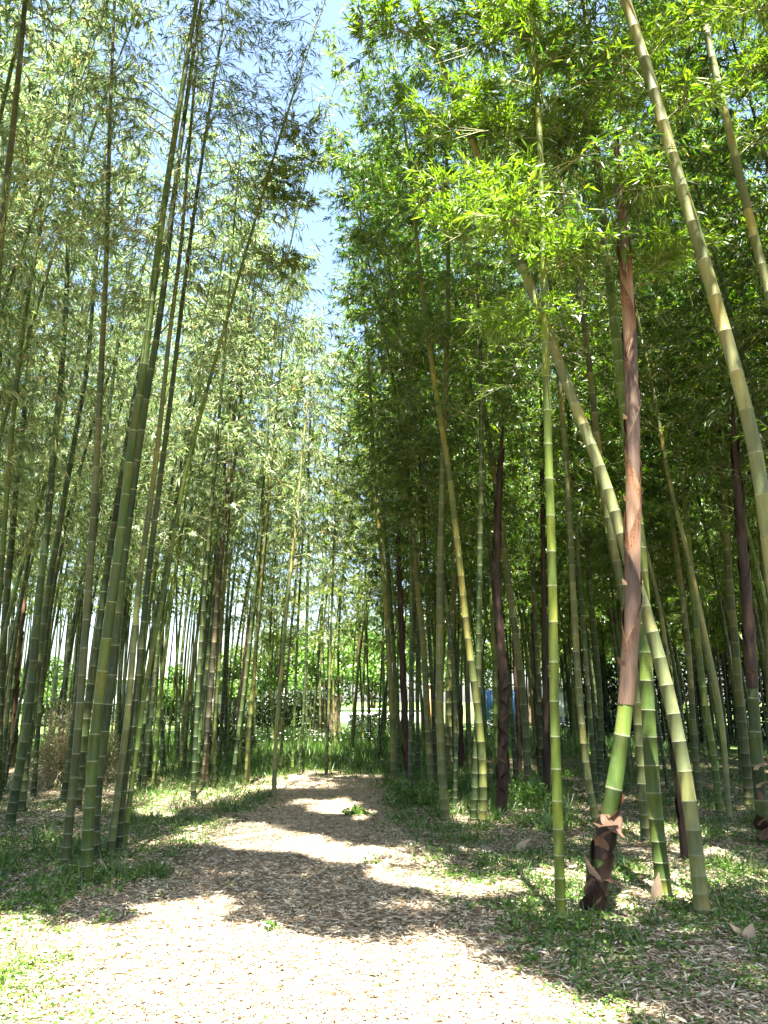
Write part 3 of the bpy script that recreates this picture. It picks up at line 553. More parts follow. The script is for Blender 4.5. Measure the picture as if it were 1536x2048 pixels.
def flap_mesh(base, out, up, L, w, curl, seed=0, r0=.07):
    """a husk peeled away from the culm: broad where it is held, curling to a point"""
    g = np.random.default_rng(seed); out = norm(np.array(out, float)); side = norm(np.cross(out, [0, 0, 1.])); V = []; R, S = 10, 7
    p = np.array(base, float); ang = up
    for j in range(R):
        f = j / (R - 1); ww = w * (1 - f ** 1.6) * (.75 + .5 * math.sin(f * 3.14)) + .004
        T = out * math.cos(ang) + np.array([0, 0, 1.]) * math.sin(ang); N_ = np.cross(side, T)
        for k in range(S):
            a = k / (S - 1) * 2 - 1
            V.append(p + side * a * ww - out * (1 - math.cos(a * 1.2)) * ww * .9 + N_ * g.normal(0, .0015))
        p = p + T * L / R; ang -= curl / R
    i = (np.arange(R - 1)[:, None] * S + np.arange(S - 1)[None]).ravel()
    return np_mesh('sheath_flap', np.array(V), np.stack([i, i + 1, i + S + 1, i + S], 1), None, True)
def sheathed(label, wpx, px, first, nodes_step, smat='sheath', cstyle='fresh', tip=True, group=None, profile=None, name='bamboo_shoot', cat='bamboo shoot', sides=14, foot=True, lastT=None):
    b0 = ground(*px[0]); y0 = b0[1]; path = Path([b0] + [at(u, v, y0) for u, v in px[1:]])
    f0 = y0 * cp - CAMZ * sp; r0 = wpx / 2 * f0 / FPX
    if profile is None: profile = [(0, 1.15), (.08, .95), (.5, .8), (.8, .55), (.95, .22), (1, .03)]
    pf, pr = zip(*profile); rad = lambda t: r0 * np.interp(np.asarray(t) / path.L, pf, pr)
    root = empty(name, b0, label, cat, group)
    link('culm', culm_mesh(path, rad, np.arange(.1, path.L * .93, nodes_step), max(8, sides), b0, .014, .05), root, [M[cstyle], M['ring']])
    t, k = first, 0
    while t < path.L * .985:
        L = min(nodes_step * 2.4, path.L - t) 
        s_ = link('sheath', sheath_mesh(path, rad, t, L, -math.pi / 2 + random.uniform(.45, .95) * (1 if k % 2 else -1), b0, sides, taper=0 if t + L < path.L * .9 else .5, seed=k, rim=int(smat == 'sheath')), root, [M['sheath_pale' if smat == 'sheath' and (k * 7) % 5 in (1, 4) else smat], M['sheathrim']])
        t += nodes_step * random.uniform(.9, 1.1) * (1 if t < path.L * .75 else .8); k += 1
    return root, path, rad, b0
gp = [(1188, 1828), (1188, 1777), (1199, 1722), (1209, 1682), (1217, 1642), (1227, 1590), (1237, 1525), (1247, 1456), (1254, 1419), (1257, 1371), (1260, 1320), (1264, 1268), (1266, 1217), (1266, 1075), (1267, 979), (1265, 835), (1262, 716), (1258, 620), (1252, 548), (1246, 463), (1237, 354), (1231, 258)]
root, path, rad, b0 = sheathed('tall brown husk-wrapped young culm, bare green stretch below, peeling husks at its foot', 40, gp, 1.62, .42,
    profile=[(0, 1.0), (.06, .80), (.14, .84), (.3, .74), (.5, .71), (.68, .68), (.8, .62), (.88, .52), (.93, .40), (.97, .2), (1, .02)], sides=18, cstyle='green')
for (u, v, ox, up, L, w, curl, s_, mt) in [(1210, 1650, -.5, .2, .16, .10, .5, 1, 'husk'), (1222, 1628, .7, -1.2, .22, .095, -.5, 2, 'husk'), (1203, 1690, .9, 1.1, .26, .07, 1.0, 3, 'husk'), (1202, 1700, -.8, 1.2, .2, .06, .8, 4, 'husk'),
        (1196, 1770, -1, .9, .30, .045, -.3, 5, 'sheathedge'), (1196, 1765, 1, .55, .26, .075, 1.6, 6, 'husk'), (1190, 1800, -.3, 1.4, .2, .09, .4, 7, 'husk'), (1180, 1822, -.9, 1.2, .16, .05, .6, 8, 'sheathdark'), (1200, 1822, .8, 1.2, .2, .06, .3, 9, 'husk'), (1188, 1828, .1, 1.3, .25, .10, .3, 10, 'sheathdark'), (1232, 1625, .2, -1.3, .2, .07, .1, 11, 'husk'), (1252, 1002, -.7, 1.1, .07, .018, .9, 12, 'sheathedge'), (1249, 1170, -.8, 1.2, .07, .02, .6, 13, 'sheathedge'), (1242, 1332, -.9, 1.2, .10, .03, .8, 14, 'husk'), (1280, 900, .8, 1.2, .06, .015, .7, 15, 'husk'), (1250, 838, -.7, 1.2, .06, .015, .7, 16, 'sheathedge')]:
    p = at(u, v, b0[1] - .05)
    link('sheath_flap', flap_mesh(p - b0, (ox, -.7, 0), up, L, w, curl, s_), root, [M[mt]])
# loose lower husks hugging the foot
for k, t in enumerate((.02, .12, .24, .40, .58)):
    link('sheath', sheath_mesh(path, rad, t, .34, k * 2.4, b0, 12, 2.3, .30, .6, seed=40 + k), root, [M['sheath' if k % 3 == 1 else 'sheathdark']])
# torn straw husk at the foot of the ringed green culm
for o_ in list(C.objects):
    if o_.get('label', '').startswith('green bamboo culm with a torn straw'):
        p = at(1318, 1800, o_.location.y - .09)
        link('sheath', flap_mesh(p - np.array(o_.location), (.1, -.4, 0), 1.45, .24, .05, .05, 3), o_, [M['sheathedge']])
sd_ = dict(smat='sheathdark', cstyle='dark', sides=10)
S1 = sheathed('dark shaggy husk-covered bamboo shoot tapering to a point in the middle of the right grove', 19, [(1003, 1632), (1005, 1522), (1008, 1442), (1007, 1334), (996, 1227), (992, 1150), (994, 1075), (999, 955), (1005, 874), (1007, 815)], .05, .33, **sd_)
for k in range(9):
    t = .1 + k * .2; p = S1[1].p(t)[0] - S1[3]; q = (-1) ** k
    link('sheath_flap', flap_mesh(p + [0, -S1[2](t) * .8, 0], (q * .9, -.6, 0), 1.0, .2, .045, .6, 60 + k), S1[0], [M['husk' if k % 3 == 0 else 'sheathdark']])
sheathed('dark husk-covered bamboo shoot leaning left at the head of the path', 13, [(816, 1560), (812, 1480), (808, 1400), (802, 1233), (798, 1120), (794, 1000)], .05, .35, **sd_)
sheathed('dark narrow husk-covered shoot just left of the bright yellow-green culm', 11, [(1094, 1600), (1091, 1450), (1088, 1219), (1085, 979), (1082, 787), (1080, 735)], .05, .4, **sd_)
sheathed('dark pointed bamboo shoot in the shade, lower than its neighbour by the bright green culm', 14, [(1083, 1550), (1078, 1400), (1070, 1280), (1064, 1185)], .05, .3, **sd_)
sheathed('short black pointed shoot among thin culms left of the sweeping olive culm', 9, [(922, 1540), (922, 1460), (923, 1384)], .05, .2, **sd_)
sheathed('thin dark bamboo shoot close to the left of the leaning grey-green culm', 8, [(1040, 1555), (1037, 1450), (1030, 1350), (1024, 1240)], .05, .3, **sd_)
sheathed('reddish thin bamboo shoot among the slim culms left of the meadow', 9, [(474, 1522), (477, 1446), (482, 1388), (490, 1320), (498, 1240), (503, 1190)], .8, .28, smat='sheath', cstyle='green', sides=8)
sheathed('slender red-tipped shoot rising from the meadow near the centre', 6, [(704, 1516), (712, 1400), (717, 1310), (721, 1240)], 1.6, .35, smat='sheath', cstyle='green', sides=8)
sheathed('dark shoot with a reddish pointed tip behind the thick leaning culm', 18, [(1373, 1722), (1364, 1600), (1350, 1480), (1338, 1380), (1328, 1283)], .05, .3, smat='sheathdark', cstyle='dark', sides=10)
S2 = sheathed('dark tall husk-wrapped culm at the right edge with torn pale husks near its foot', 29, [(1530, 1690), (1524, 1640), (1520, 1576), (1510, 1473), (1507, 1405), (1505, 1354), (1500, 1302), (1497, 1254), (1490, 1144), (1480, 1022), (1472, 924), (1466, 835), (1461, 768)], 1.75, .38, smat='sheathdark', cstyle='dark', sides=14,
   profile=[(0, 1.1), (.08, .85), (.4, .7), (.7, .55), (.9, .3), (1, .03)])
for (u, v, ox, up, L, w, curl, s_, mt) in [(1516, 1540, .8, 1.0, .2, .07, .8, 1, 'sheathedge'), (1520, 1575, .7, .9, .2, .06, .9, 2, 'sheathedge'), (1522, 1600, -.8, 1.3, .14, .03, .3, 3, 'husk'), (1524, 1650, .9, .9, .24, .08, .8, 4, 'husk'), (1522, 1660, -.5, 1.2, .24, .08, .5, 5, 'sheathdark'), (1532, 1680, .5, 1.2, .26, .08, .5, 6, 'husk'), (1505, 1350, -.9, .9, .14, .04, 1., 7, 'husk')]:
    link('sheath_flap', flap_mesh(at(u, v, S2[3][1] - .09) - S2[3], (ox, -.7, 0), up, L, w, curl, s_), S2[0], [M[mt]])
S3 = sheathed('thick red-brown husk-covered shoot foot at the far left edge of the grove', 27, [(10, 1535), (14, 1500), (18, 1455), (24, 1380), (36, 1280), (52, 1160), (62, 1080)], .02, .3, smat='sheath', cstyle='dark', sides=10, profile=[(0, 1.15), (.12, 1.05), (.3, .7), (.7, .4), (1, .05)])
# ================================================================ unseen bamboos added beside and behind the camera, crowns shaped to shade the floor
gA = np.random.default_rng(77)
spots = [(-3.4, 1.2), (3.6, .8), (-5.2, -.8), (5.4, 2.6), (-4.6, 3.1), (4.4, -1.6), (-2.9, -3.0), (2.9, -3.4), (6.6, .4), (-6.6, 1.8), (-6.9, 4.6), (7.2, 4.4), (8.6, 2.2), (-8.4, -.4)]
casters = []
for k, (x, y) in enumerate(spots):
    s_ = -1 if x > 0 else 1; H0 = gA.uniform(13.5, 16); pts = [np.array([x + s_ * (1.5 * (z / H0) ** 2.2) * gA.uniform(.6, 1.2), y + .4 * z / H0, z]) for z in np.linspace(0, H0, 12)]
    casters.append((Path(pts), np.array([x, y, 0.])))
N_ = 90000
gx = gA.uniform(-8, 8, N_); gy = gA.uniform(3.2, 18, N_); gx[:22000] = gA.uniform(-2.1, .7, 22000); gy[:22000] = gA.uniform(8.6, 14.5, 22000); h = np.maximum(6.2, (1.28 * gy + 1.8) / 1.45) + gA.uniform(0, 3.2, N_)
P = np.stack([gx - sd[0] / -sd[2] * h, gy - sd[1] / -sd[2] * h, h], 1)
u_, v_, f_ = topx(P); inview = (v_ > -20) & (P[:, 1] > .2) & (np.abs(u_ - 768) < 1100)
low = (P[:, 0] * 0 + 1) > 0
keep = ((gy < 9.3) | ((np.abs(gx + .7) < 1.4) & (gy < 15)) | ((gy < 12) & ((gx < -2) | (gx > 3)) & (vnoise(gx, gy, .6, 46) > .24))) & ~inview & ~shades_lit(P) & ~((np.abs(P[:, 0]) < 6.5) & (vnoise(gx, gy, .45, 44) < .20)); P = P[keep]
P = P[gA.permutation(len(P))[:30000]]; print('CASTERS', len(P))
own = np.argmin(np.stack([np.hypot(P[:, 0] - c.Q[60, 0], P[:, 1] - c.Q[60, 1]) for c, b in casters]), 0)
for k, (pth, b) in enumerate(casters):
    root = empty('bamboo', b, 'unseen bamboo added beside and behind the viewer, its crown shaped to shade the path', 'bamboo', 'bamboos around the viewpoint outside the picture')
    rad = lambda t: .055 * (1 - .75 * (np.asarray(t) / pth.L) ** 1.3)
    link('culm', culm_mesh(pth, rad, nodes_of(pth.L, gA), 10, b, .014), root, [M['green'], M['ring']])
    q = P[own == k]
    if not len(q): continue
    tz = np.clip(q[:, 2] - 1.2 - .35 * np.hypot(q[:, 0] - b[0], q[:, 1] - b[1]), 2.5, pth.L - .3); A = pth.p(tz); mid = (A + q) / 2 + [0, 0, .3]
    nl = 12; LP = np.repeat(q, nl, 0) + gA.normal(0, .14, (len(q) * nl, 3)); LD = np.repeat(norm(q - A), nl, 0) * .6 + gA.normal(0, .6, (len(q) * nl, 3)) - [0, 0, .3]
    sel = gA.random(len(q)) < .04
    V = leaf_quads(LP, LD, gA.uniform(.13, .22, len(LP)), gA.uniform(.03, .045, len(LP)), gA); V = V[~shades_lit(V[:, 0])]
    hang_crown(root, V, (np.concatenate([A[sel], mid[sel]]), np.concatenate([mid[sel], q[sel]]), np.full(2 * sel.sum(), .007), np.full(2 * sel.sum(), .004)), M['leafM'], b)
# ================================================================ the grove behind: copies of a few bamboos
def proto(k, lmat, style, dens=1., droop=.5, low=0.):
    g = np.random.default_rng(300 + k); H0 = g.uniform(12, 14.5); arch = g.uniform(.6, 2.2)
    pts = [np.array([arch * (z / H0) ** 2 + .12 * math.sin(z * .5 + k), .12 * math.sin(z * .4 + 2 * k), z]) for z in np.linspace(0, H0, 14)]
    pth = Path(pts); r = g.uniform(.030, .048); rad = lambda t: r * (1 - .8 * (np.asarray(t) / pth.L) ** 1.35)
    cm = culm_mesh(pth, rad, nodes_of(pth.L, g), 7, np.zeros(3), .011)
    for q in (M[style], M['ring']): cm.materials.append(q)
    V, rods = crown(pth, g.uniform(4.0, 5.2) - low, g, int(75 * dens), 1.5, int(10 * dens ** .5), 9, .155, .025, droop)
    fm = quads_mesh('foliage', V); fm.materials.append(lmat)
    Vt, Ft = tubes(*rods); bm_ = np_mesh('branches', Vt, Ft); bm_.materials.append(M['twig'])
    root = bpy.data.objects.new('bamboo', None)
    return root, [bpy.data.objects.new('culm', cm), bpy.data.objects.new('branches', bm_), bpy.data.objects.new('foliage', fm)]
PL = [proto(k, M['leafL'], ['dark', 'green', 'dark', 'dark', 'green'][k], .62, .8) for k in range(5)]
PR = [proto(10 + k, M['leafR'], ['dark', 'green', 'dark', 'dark', 'dark'][k], 1.45, .6) for k in range(5)]
PM = [proto(20 + k, M['leafM'], ['dark', 'green', 'yellow'][k], .8, .7, 1.4) for k in range(3)]
def place(pr, x, y, rz, s, label, group, tilt=(0, 0)):
    r = pr[0].copy(); C.objects.link(r); r.location = (x, y, 0); r.rotation_euler = (tilt[0], tilt[1], rz); r.scale = (s, s, s); tag(r, label, 'bamboo', group)
    for ch in pr[1]:
        c = ch.copy(); C.objects.link(c); c.parent = r
used = [tuple(o_.location)[:2] for o_ in C.objects if o_.type == 'EMPTY']
gF = np.random.default_rng(9)
def fill(n_, xr, yr, protos, label, group, mind, cond, face):
    c = 0; tries = 0
    while c < n_ and tries < 6000:
        tries += 1; x, y = gF.uniform(*xr), gF.uniform(*yr)
        if not cond(x, y) or any((x - a) ** 2 + (y - b) ** 2 < mind ** 2 for a, b in used): continue
        used.append((x, y)); c += 1
        place(protos[gF.integers(len(protos))], x, y, face + gF.normal(0, .9), gF.uniform(.84, 1.1) * (1.12 if -3 < x < .5 and y > 20 else 1), label, group, (gF.normal(0, .025), gF.normal(0, .025)))
    return c
fill(84, (-17, -1.9), (13.2, 24), PL, 'slim bamboo in the crowded thicket left of the path, one of many alike', 'slim bamboos of the left thicket', .62, lambda x, y: x > -.62 * y - 2 and x < -.16 * y + .3 and not (y > 15.5 and x > -.19 * y), 0.)
fill(20, (-12, -5), (8.5, 13.2), PL, 'slim shaded bamboo behind the nearest left culms, one of many alike', 'slim bamboos behind the nearest left culms', .7, lambda x, y: x > -.66 * y - 1 and x < -.36 * y - .6, 0.)
fill(46, (-6, 3.5), (21.5, 33), PM, 'thin bamboo beyond the flowering meadow, one of a loose row alike', 'thin bamboos round the meadow', .9, lambda x, y: True, 0.)
fill(11, (.2, 4), (12.5, 23), PR, 'leafy bamboo of the right grove beside the sky gap, one of several alike', 'bamboos along the right edge of the sky gap', .6, lambda x, y: .02 * y < x < .11 * y + .8, math.pi)
fill(100, (.8, 20), (12.0, 27), PR, 'shaded bamboo deep in the right grove, one of many alike', 'bamboos deep in the right grove', .62, lambda x, y: x < .66 * y + 2.5 and x > .01 * y + .5 + (y > 17) * .3 and not (y < 15 and abs(x - .02 * y) < 1.2), math.pi)
fill(16, (5, 12), (7, 12), PR, 'shaded bamboo at the right margin of the right grove, one of several alike', 'bamboos at the right margin', .8, lambda x, y: x < .62 * y + 4 and x > .42 * y, math.pi)
# the far rows, past counting
gT = np.random.default_rng(21); VV, FF, LL, n0 = [], [], [], 0
for _ in range(640):
    y = gT.uniform(26, 44); x = gT.uniform(-.55, .62) * y
    lf = x < -.2 * y and y < 36
    if x < .16 * y and not lf: continue
    H0 = gT.uniform(11, 14); a_ = gT.uniform(-1.5, 1.5); pth = Path([np.array([x + a_ * (z / H0) ** 2, y, z]) for z in np.linspace(0, H0, 8)])
    Q = pth.Q[::8]; V, F = tubes(Q[:-1], Q[1:], np.linspace(.05, .02, len(Q) - 1), np.linspace(.045, .015, len(Q) - 1)); VV.append(V); FF.append(F + n0); n0 += len(V)
    V, _r = crown(pth, 5.0 if lf else 3.4, gT, 16 if lf else 50, 1.6, 6, 6, .22, .045, .5); LL.append(V)
V = np.concatenate(VV); F = np.concatenate(FF); Lq = np.concatenate(LL); k0 = len(V); F2 = np.arange(len(Lq) * 4).reshape(-1, 4) + k0
tag(link('bamboo_thicket', np_mesh('bamboo_thicket', np.concatenate([V, Lq.reshape(-1, 3)]), np.concatenate([F, F2]), np.r_[np.zeros(len(F)), np.ones(len(F2))]), None, [M['dark'], M['leafM']]), kind='stuff')
# ================================================================ shrubs, brush, small plants
def clump(name, label, cat, x, y, rx, ry, hz, n_, ll, lw, lmat, up=.2, stems=30, group=None, base=0., seed=1, stemmat='twig', droop=.2, hollow=.35):
    g = np.random.default_rng(seed); b = np.array([x, y, 0.]); root = empty(name, b, label, cat, group)
    q = norm(g.normal(size=(n_, 3))) * (hollow + (1 - hollow) * g.random((n_, 1)) ** .6); q[:, 2] = np.abs(q[:, 2]) if base <= 0 else q[:, 2] * .5 + .5
    lump = .72 + .5 * vnoise(q[:, 0] * 3 + seed, q[:, 2] * 3 + q[:, 1] * 2, .8, seed)
    P = q * lump[:, None] * [rx, ry, hz]; P[:, 2] += base * .4
    D = norm(P - [0, 0, hz * .3]) * .8 + g.normal(0, .6, P.shape) + [0, 0, up]
    P[:, 2] = np.maximum(P[:, 2], .02)
    V = leaf_quads(P, D, ll * g.uniform(.6, 1.25, n_), lw * g.uniform(.6, 1.25, n_), g, droop); V[..., 2] = np.maximum(V[..., 2], .01)
    link('foliage', quads_mesh('foliage', V), root, [lmat])
    if stems:
        e = P[g.integers(0, n_, stems)]; s0 = np.stack([g.normal(0, rx * .15, stems), g.normal(0, ry * .15, stems), np.full(stems, .0)], 1)
        Vt, Ft = tubes(s0, e, np.full(stems, .006 + hz * .004), np.full(stems, .003)); link('stems', np_mesh('stems', Vt, Ft), root, [M[stemmat]])
    return root
def gclump(name, label, cat, u, v, wpx, hpx, *a, dep=.6, **k):
    b = ground(u, v); f0 = b[1] / FPX; return clump(name, label, cat, b[0], b[1], wpx / 2 * f0, wpx / 2 * f0 * dep, hpx * f0, *a, **k)
gclump('brush_pile', 'tangled pile of dry yellowish bamboo twigs behind the near left culms', 'brush pile', 125, 1575, 130, 160, 6500, .13, .014, M['dry'], stems=160, seed=3, stemmat='twig', up=0, hollow=.2)
gclump('brush_pile', 'smaller tangle of dry bamboo twigs right of the big dry pile', 'brush pile', 205, 1560, 70, 110, 2200, .12, .013, M['dry'], stems=70, seed=4, up=0, hollow=.2)
gclump('shrub', 'dark leafy thicket of low shrub before the white light at the middle left', 'shrub', 450, 1520, 120, 100, 4200, .14, .03, M['leafD'], stems=50, seed=5)
gclump('shrub', 'broad-leaved green shrub at the left foot of the right grove beside the path', 'shrub', 800, 1612, 80, 50, 520, .06, .04, M['plant'], stems=30, seed=6, hollow=.1)
gclump('shrub', 'dark green low shrub spreading around the foot of the ringed grey culm', 'shrub', 860, 1612, 90, 45, 650, .055, .035, M['plant'], stems=30, seed=7, hollow=.1)
gclump('shrub', 'low green shrub between the dark shaggy shoot and the bright green culm', 'shrub', 1060, 1618, 100, 55, 700, .065, .045, M['plant'], stems=30, seed=8, hollow=.1)
gclump('shrub', 'small green shrub behind the feet of the culms in the middle of the right grove', 'shrub', 925, 1580, 70, 45, 450, .07, .045, M['plant'], stems=20, seed=9, hollow=.1)
gclump('leafy_sprig', 'flattish heap of fresh green leaves lying in the sunny patch of the path', 'sprig', 712, 1632, 44, 16, 260, .07, .045, M['plant'], stems=8, seed=12, hollow=.1)
for k, (u, v, w_, h_, lb) in enumerate([(545, 1868, 22, 24, 'small bright seedling alone in the dark band of litter on the path'), (1160, 1985, 34, 40, 'bright green seedling at the sunny lower right edge of the path'), (222, 1796, 60, 44, 'broad-leaved seedling at the lower left in front of the foremost culm'),
        (316, 1760, 30, 34, 'narrow upright seedling right of the foremost left culm'), (215, 1852, 34, 26, 'small seedling at the lower left where litter meets sunlight'), (1062, 1935, 30, 24, 'small two-leaved seedling left of the sunny lower right edge'), (120, 1790, 60, 50, 'dark leafy seedling clump at the lower left under the pale grey culm'), (740, 1730, 36, 22, 'little green seedling beside the sunny band across the path')]):
    gclump('seedling', lb, 'seedling', u, v, w_, h_, 26, .055, .03, M['plant'], stems=7, seed=20 + k, hollow=.2, dep=1., up=.5)
def husk(label, u, v, L, w, ang, up, s_, mt='sheath'):
    b = ground(u, v); o_ = link('fallen_husk', flap_mesh((0, 0, .015), (math.cos(ang), math.sin(ang), 0), up, L, w, 1.0 if up > .3 else .15, s_), None, [M[mt]])
    o_.location = tuple(b); tag(o_, label, 'husk')
husk('pale pinkish curled husk standing on the litter left of the bright green culm', 1046, 1706, .2, .09, .3, 1.2, 1, 'sheathedge')
husk('pale curled husk, left one of the two at the lower right corner', 1478, 1880, .13, .035, 2.2, 1.2, 2, 'sheathedge')
husk('pale curled husk, right one of the two at the lower right corner', 1500, 1884, .14, .04, .8, 1.2, 3, 'sheathedge')
husk('brown curled husk below the foot of the thick leaning culm', 1415, 1858, .14, .045, 1.0, .5, 4, 'sheath')
husk('brown husk lying behind the pinkish one', 1100, 1668, .3, .06, .4, .15, 5, 'sheath')
# thin fallen sticks
for u0, v0, u1, v1, lb in [(340, 1610, 372, 1600, 'short fallen stick on the shaded left floor'), (690, 1950, 780, 1952, 'thin dark stick lying in the sunlit foreground'), (480, 1842, 530, 1838, 'pale stick in the dark litter band')]:
    a_, b_ = ground(u0, v0, .02), ground(u1, v1, .025); Vt, Ft = tubes(a_[None], b_[None], .009, .006); tag(link('fallen_stick', np_mesh('fallen_stick', Vt, Ft), None, [M['dead']]), lb, 'stick')
# ================================================================ far side of the meadow
def bx(V, F, x0, x1, y0, y1, z0, z1):
    k = len(V); V += [(x, y, z) for z in (z0, z1) for x, y in ((x0, y0), (x1, y0), (x1, y1), (x0, y1))]
    F += [(k + a, k + b, k + c, k + d) for a, b, c, d in ((0, 3, 2, 1), (4, 5, 6, 7), (0, 1, 5, 4), (1, 2, 6, 5), (2, 3, 7, 6), (3, 0, 4, 7))]
def boxes(name, bl, parent, m_, origin=(0, 0, 0)):
    V, F = [], []; [bx(V, F, *b) for b in bl]; V = np.array(V, float) - np.array(origin); return link(name, np_mesh(name, V, np.array(F)), parent, [m_])
M['white'] = simple('white_paint', (.62, .62, .60), (.80, .80, .78), 3, .7)
M['cream'] = simple('cream_plaster', (.55, .50, .42), (.72, .68, .60), 2, .8)
M['blue'] = simple('blue_sheet', (.06, .16, .36), (.10, .24, .48), 3, .4)
M['darkglass'] = simple('dark_glass', (.02, .025, .03), (.05, .06, .07), 3, .15, .6)
M['brick'] = simple('orange_brick', (.38, .17, .06), (.55, .28, .10), 14, .8)
M['bark'] = simple('bark', (.07, .05, .03), (.17, .12, .08), 1, .9, .2, .8, .03, (14, 14, 3))
M['cutwood'] = simple('cut_wood', (.42, .26, .13), (.60, .42, .25), 12, .8)
M['roof'] = simple('grey_roof', (.20, .20, .20), (.32, .31, .30), 5, .8)
y = 58.; rt = empty('long_building', (-27, y, 0), 'long white low building glimpsed as bright wall through the left thicket', 'building')
boxes('wall', [(-46, -8, y, y + 8, 0, 3.0)], rt, M['white'], (-27, y, 0)); boxes('roof', [(-46.5, -7.5, y - .4, y + 8.4, 3.0, 3.15)], rt, M['white'], (-27, y, 0))
y = 45.; a_ = at(665, 1425, y)[0]; b_ = at(860, 1425, y)[0]
rt = empty('garden_wall', (a_, y, 0), 'low white garden wall beyond the flowering meadow', 'wall')
boxes('wall', [(a_, b_, y, y + .25, 0, 1.05)], rt, M['white'], (a_, y, 0)); boxes('coping', [(a_ - .05, b_ + .05, y - .05, y + .3, 1.05, 1.12)], rt, M['cream'], (a_, y, 0))
y = 40.; a_ = at(862, 1400, y)[0]; rt = empty('brick_pillar', (a_, y, 0), 'orange brick pillar seen between culms left of the ringed grey one', 'pillar')
boxes('shaft', [(a_ - .14, a_ + .14, y, y + .28, 0, 2.3)], rt, M['brick'], (a_, y, 0)); boxes('cap', [(a_ - .2, a_ + .2, y - .06, y + .34, 2.3, 2.4)], rt, M['cream'], (a_, y, 0))
y = 37.; a_, b_ = at(961, 1400, y)[0], at(1048, 1400, y)[0]; nb_ = 16; bl = []
for k in range(nb_):
    x0 = a_ + (b_ - a_) * k / nb_; bl.append((x0, x0 + (b_ - a_) / nb_ * .55, y - .04, y,   .1, 2.05))
rt = empty('sheet_fence', (a_, y, 0), 'blue corrugated sheet fence panel glimpsed behind the right grove', 'fence')
boxes('panel', [(a_, b_, y, y + .03,   .1, 2.05)] + bl, rt, M['blue'], (a_, y, 0))
for x in (a_ + .05, b_ - .05): boxes('post', [(x - .03, x + .03, y + .035, y + .1, 0, 1.78)], rt, M['roof'], (a_, y, 0))
y = 40.; a_, b_ = at(1112, 1400, y)[0], at(1245, 1400, y)[0]; rt = empty('shed', (a_, y, 0), 'white shed with a dark base between the culms right of the bright green one', 'shed')
boxes('wall', [(a_, b_, y, y + 2.4, .75, 2.1)], rt, M['white'], (a_, y, 0)); boxes('plinth', [(a_ - .03, b_ + .03, y - .03, y + 2.43, 0, .75)], rt, M['darkglass'], (a_, y, 0)); boxes('roof', [(a_ - .15, b_ + .15, y - .2, y + 2.6, 2.1, 2.2)], rt, M['roof'], (a_, y, 0))
w_ = boxes('window', [(a_ + 1.1, a_ + 1.7, y - .04, y, 1.2, 1.8)], rt, M['white'], (a_, y, 0)); boxes('pane', [(a_ + 1.16, a_ + 1.64, y - .055, y - .042, 1.26, 1.74)], w_, M['darkglass'], (a_, y, 0))
def stump(label, u0, v0, u1, v1, yy, wpx, cut=True):
    A, B_ = at(u0, v0, yy), at(u1, v1, yy); A[2] = 0; pth = Path([A, A * .5 + B_ * .5 + [.03, 0, 0], B_]); r = wpx / 2 * yy / FPX
    root = empty('tree_stump', A, label, 'stump'); me = culm_mesh(pth, lambda t: r * (1.15 - .25 * np.asarray(t) / pth.L), [], 12, A, .01); me.materials.append(M['bark'])
    g = np.random.default_rng(int(u0)); V = np.empty(len(me.vertices) * 3, np.float32); me.vertices.foreach_get('co', V); me.vertices.foreach_set('co', V + g.normal(0, r * .05, len(V)).astype(np.float32))
    o_ = bpy.data.objects.new('trunk', me); C.objects.link(o_); o_.parent = root
    T = pth.t(pth.L)[0]; e1 = norm(np.cross(T, [0, 1., 0])); e2 = np.cross(T, e1); c = pth.Q[-1] - A; V = [c + T * .03] + [c + (e1 * math.cos(k * .5236) + e2 * math.sin(k * .5236)) * r * .88 + T * .012 for k in range(12)]
    me = bpy.data.meshes.new('cut_face'); me.from_pydata([tuple(q) for q in V], [], [(0, 1 + k, 1 + (k + 1) % 12) for k in range(12)]); link('cut_face', me, root, [M['cutwood']])
stump('dark leaning sawn stump, left one of the pair at the end of the path', 644, 1462, 653, 1398, 33., 22)
stump('lighter leaning sawn stump, right one of the pair at the end of the path', 662, 1462, 677, 1392, 32., 18)
b = ground(547, 1478); tag(link('wooden_stake', (lambda vf: np_mesh('wooden_stake', *vf))(tubes(b[None], at(544, 1442, b[1])[None], .07, .05)), None, [M['cutwood']]), 'short pale wooden stake in the meadow left of the stumps', 'stake')
def hedge(label, u0, u1, y, h, n_, seed, lm='leafD'):
    a_, b_ = at(u0, 1400, y)[0], at(u1, 1400, y)[0]; g = np.random.default_rng(seed); root = empty('hedge', ((a_ + b_) / 2, y, 0), label, 'hedge')
    P = np.stack([g.uniform(a_, b_, n_) - (a_ + b_) / 2, g.normal(0, .45, n_), g.random(n_) ** .8 * h], 1); P[:, 2] *= .8 + .4 * vnoise(P[:, 0], P[:, 0] * 0, .8, seed)
    V = leaf_quads(P, g.normal(0, 1, P.shape) + [0, 0, .3], g.uniform(.12, .25, n_), g.uniform(.06, .12, n_), g); link('foliage', quads_mesh('foliage', V), root, [M[lm]])
    Vt, Ft = tubes(np.stack([P[:40, 0], P[:40, 1] * .5, P[:40, 2] * 0], 1), P[:40] * [1, 1, .8], np.full(40, .03), np.full(40, .012)); link('stems', np_mesh('stems', Vt, Ft), root, [M['bark']])
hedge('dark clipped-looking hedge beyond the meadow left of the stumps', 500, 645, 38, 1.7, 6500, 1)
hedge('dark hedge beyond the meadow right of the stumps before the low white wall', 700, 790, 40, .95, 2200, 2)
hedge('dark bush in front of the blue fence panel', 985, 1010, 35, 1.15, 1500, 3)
hedge('tall hedge added to darken the view behind the right grove', 1150, 1640, 31, 3.6, 15000, 7)  # put in to block the bright background and deepen the shade
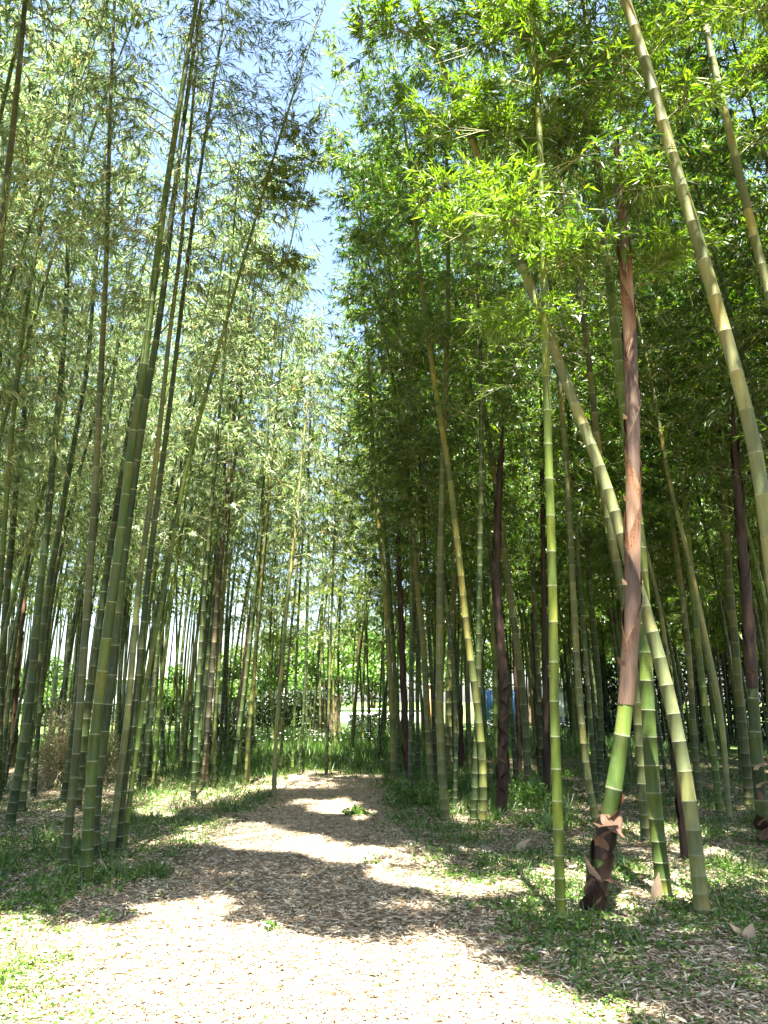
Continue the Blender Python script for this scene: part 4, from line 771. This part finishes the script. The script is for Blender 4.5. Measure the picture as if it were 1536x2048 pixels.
hedge('dark low hedge at the base of the long white building', 60, 420, 52, 1.3, 6000, 4)
def tree(label, x, y, h, r, n_, seed, lm='leafT'):
    g = np.random.default_rng(seed); root = empty('tree', (x, y, 0), label, 'tree', 'trees beyond the meadow')
    nc = 46; c = norm(g.normal(size=(nc, 3))) * g.uniform(.25, 1, (nc, 1)) * [r, r, h * .40]; c[:, 2] += h * .58; cr = g.uniform(.16, .34, nc) * r
    k = g.integers(0, nc, n_); P = c[k] + norm(g.normal(size=(n_, 3))) * (cr[k] * g.uniform(.5, 1.1, n_))[:, None] * [1, 1, .7]
    V = leaf_quads(P, g.normal(size=(n_, 3)) + [0, 0, -.2], g.uniform(.16, .3, n_), g.uniform(.1, .18, n_), g); link('crown', quads_mesh('crown', V), root, [M[lm]])
    A = np.concatenate([[[0, 0, 0.]], np.repeat([[0.1, 0, h * .35]], 14, 0)]); Bq = np.concatenate([[[.1, 0, h * .36]], c[:14]])
    Vt, Ft = tubes(A, Bq, np.r_[h * .025, np.full(14, h * .011)], np.r_[h * .018, np.full(14, h * .004)]); link('trunk', np_mesh('trunk', Vt, Ft), root, [M['bark']])
for k, (u, y, h, r, lb) in enumerate([(655, 47, 6.5, 3.0, 'light green broadleaf tree right behind the pair of sawn stumps'), (560, 50, 7.0, 3.2, 'broadleaf tree behind the dark hedge left of the stumps'), (745, 50, 8.5, 3.4, 'bright broadleaf tree behind the low white garden wall'), (850, 52, 10, 3.8, 'tall broadleaf tree behind the orange pillar'), (960, 47, 8.5, 3.6, 'sunlit broadleaf tree behind the left end of the blue fence'),
        (1060, 50, 10, 4, 'sunlit broadleaf tree behind the right end of the blue fence'), (1190, 52, 11, 4, 'tall broadleaf tree behind the white shed'), (1340, 48, 11, 4.4, 'large shaded broadleaf tree behind the right grove'), (1500, 46, 11, 4.4, 'large shaded broadleaf tree at the far right behind the grove'), (470, 56, 5.5, 2.6, 'small bright tree left of the meadow beyond the reddish shoot'), (95, 50, 4.2, 2.4, 'small tree before the long white wall at the far left'), (345, 52, 3.6, 2.0, 'small rounded tree before the long white wall, behind the left cluster')]):
    tree(lb, at(u, 1400, y)[0], y, h, r, 8500, 500 + k)

print('BAMBOOS', sum(1 for o_ in C.objects if o_.get('category') == 'bamboo'))

for o_ in C.objects:
    if o_.parent is not None and o_.name.split('.')[0] in ('branches', 'foliage', 'stems', 'low_spray'): o_['kind'] = 'stuff'
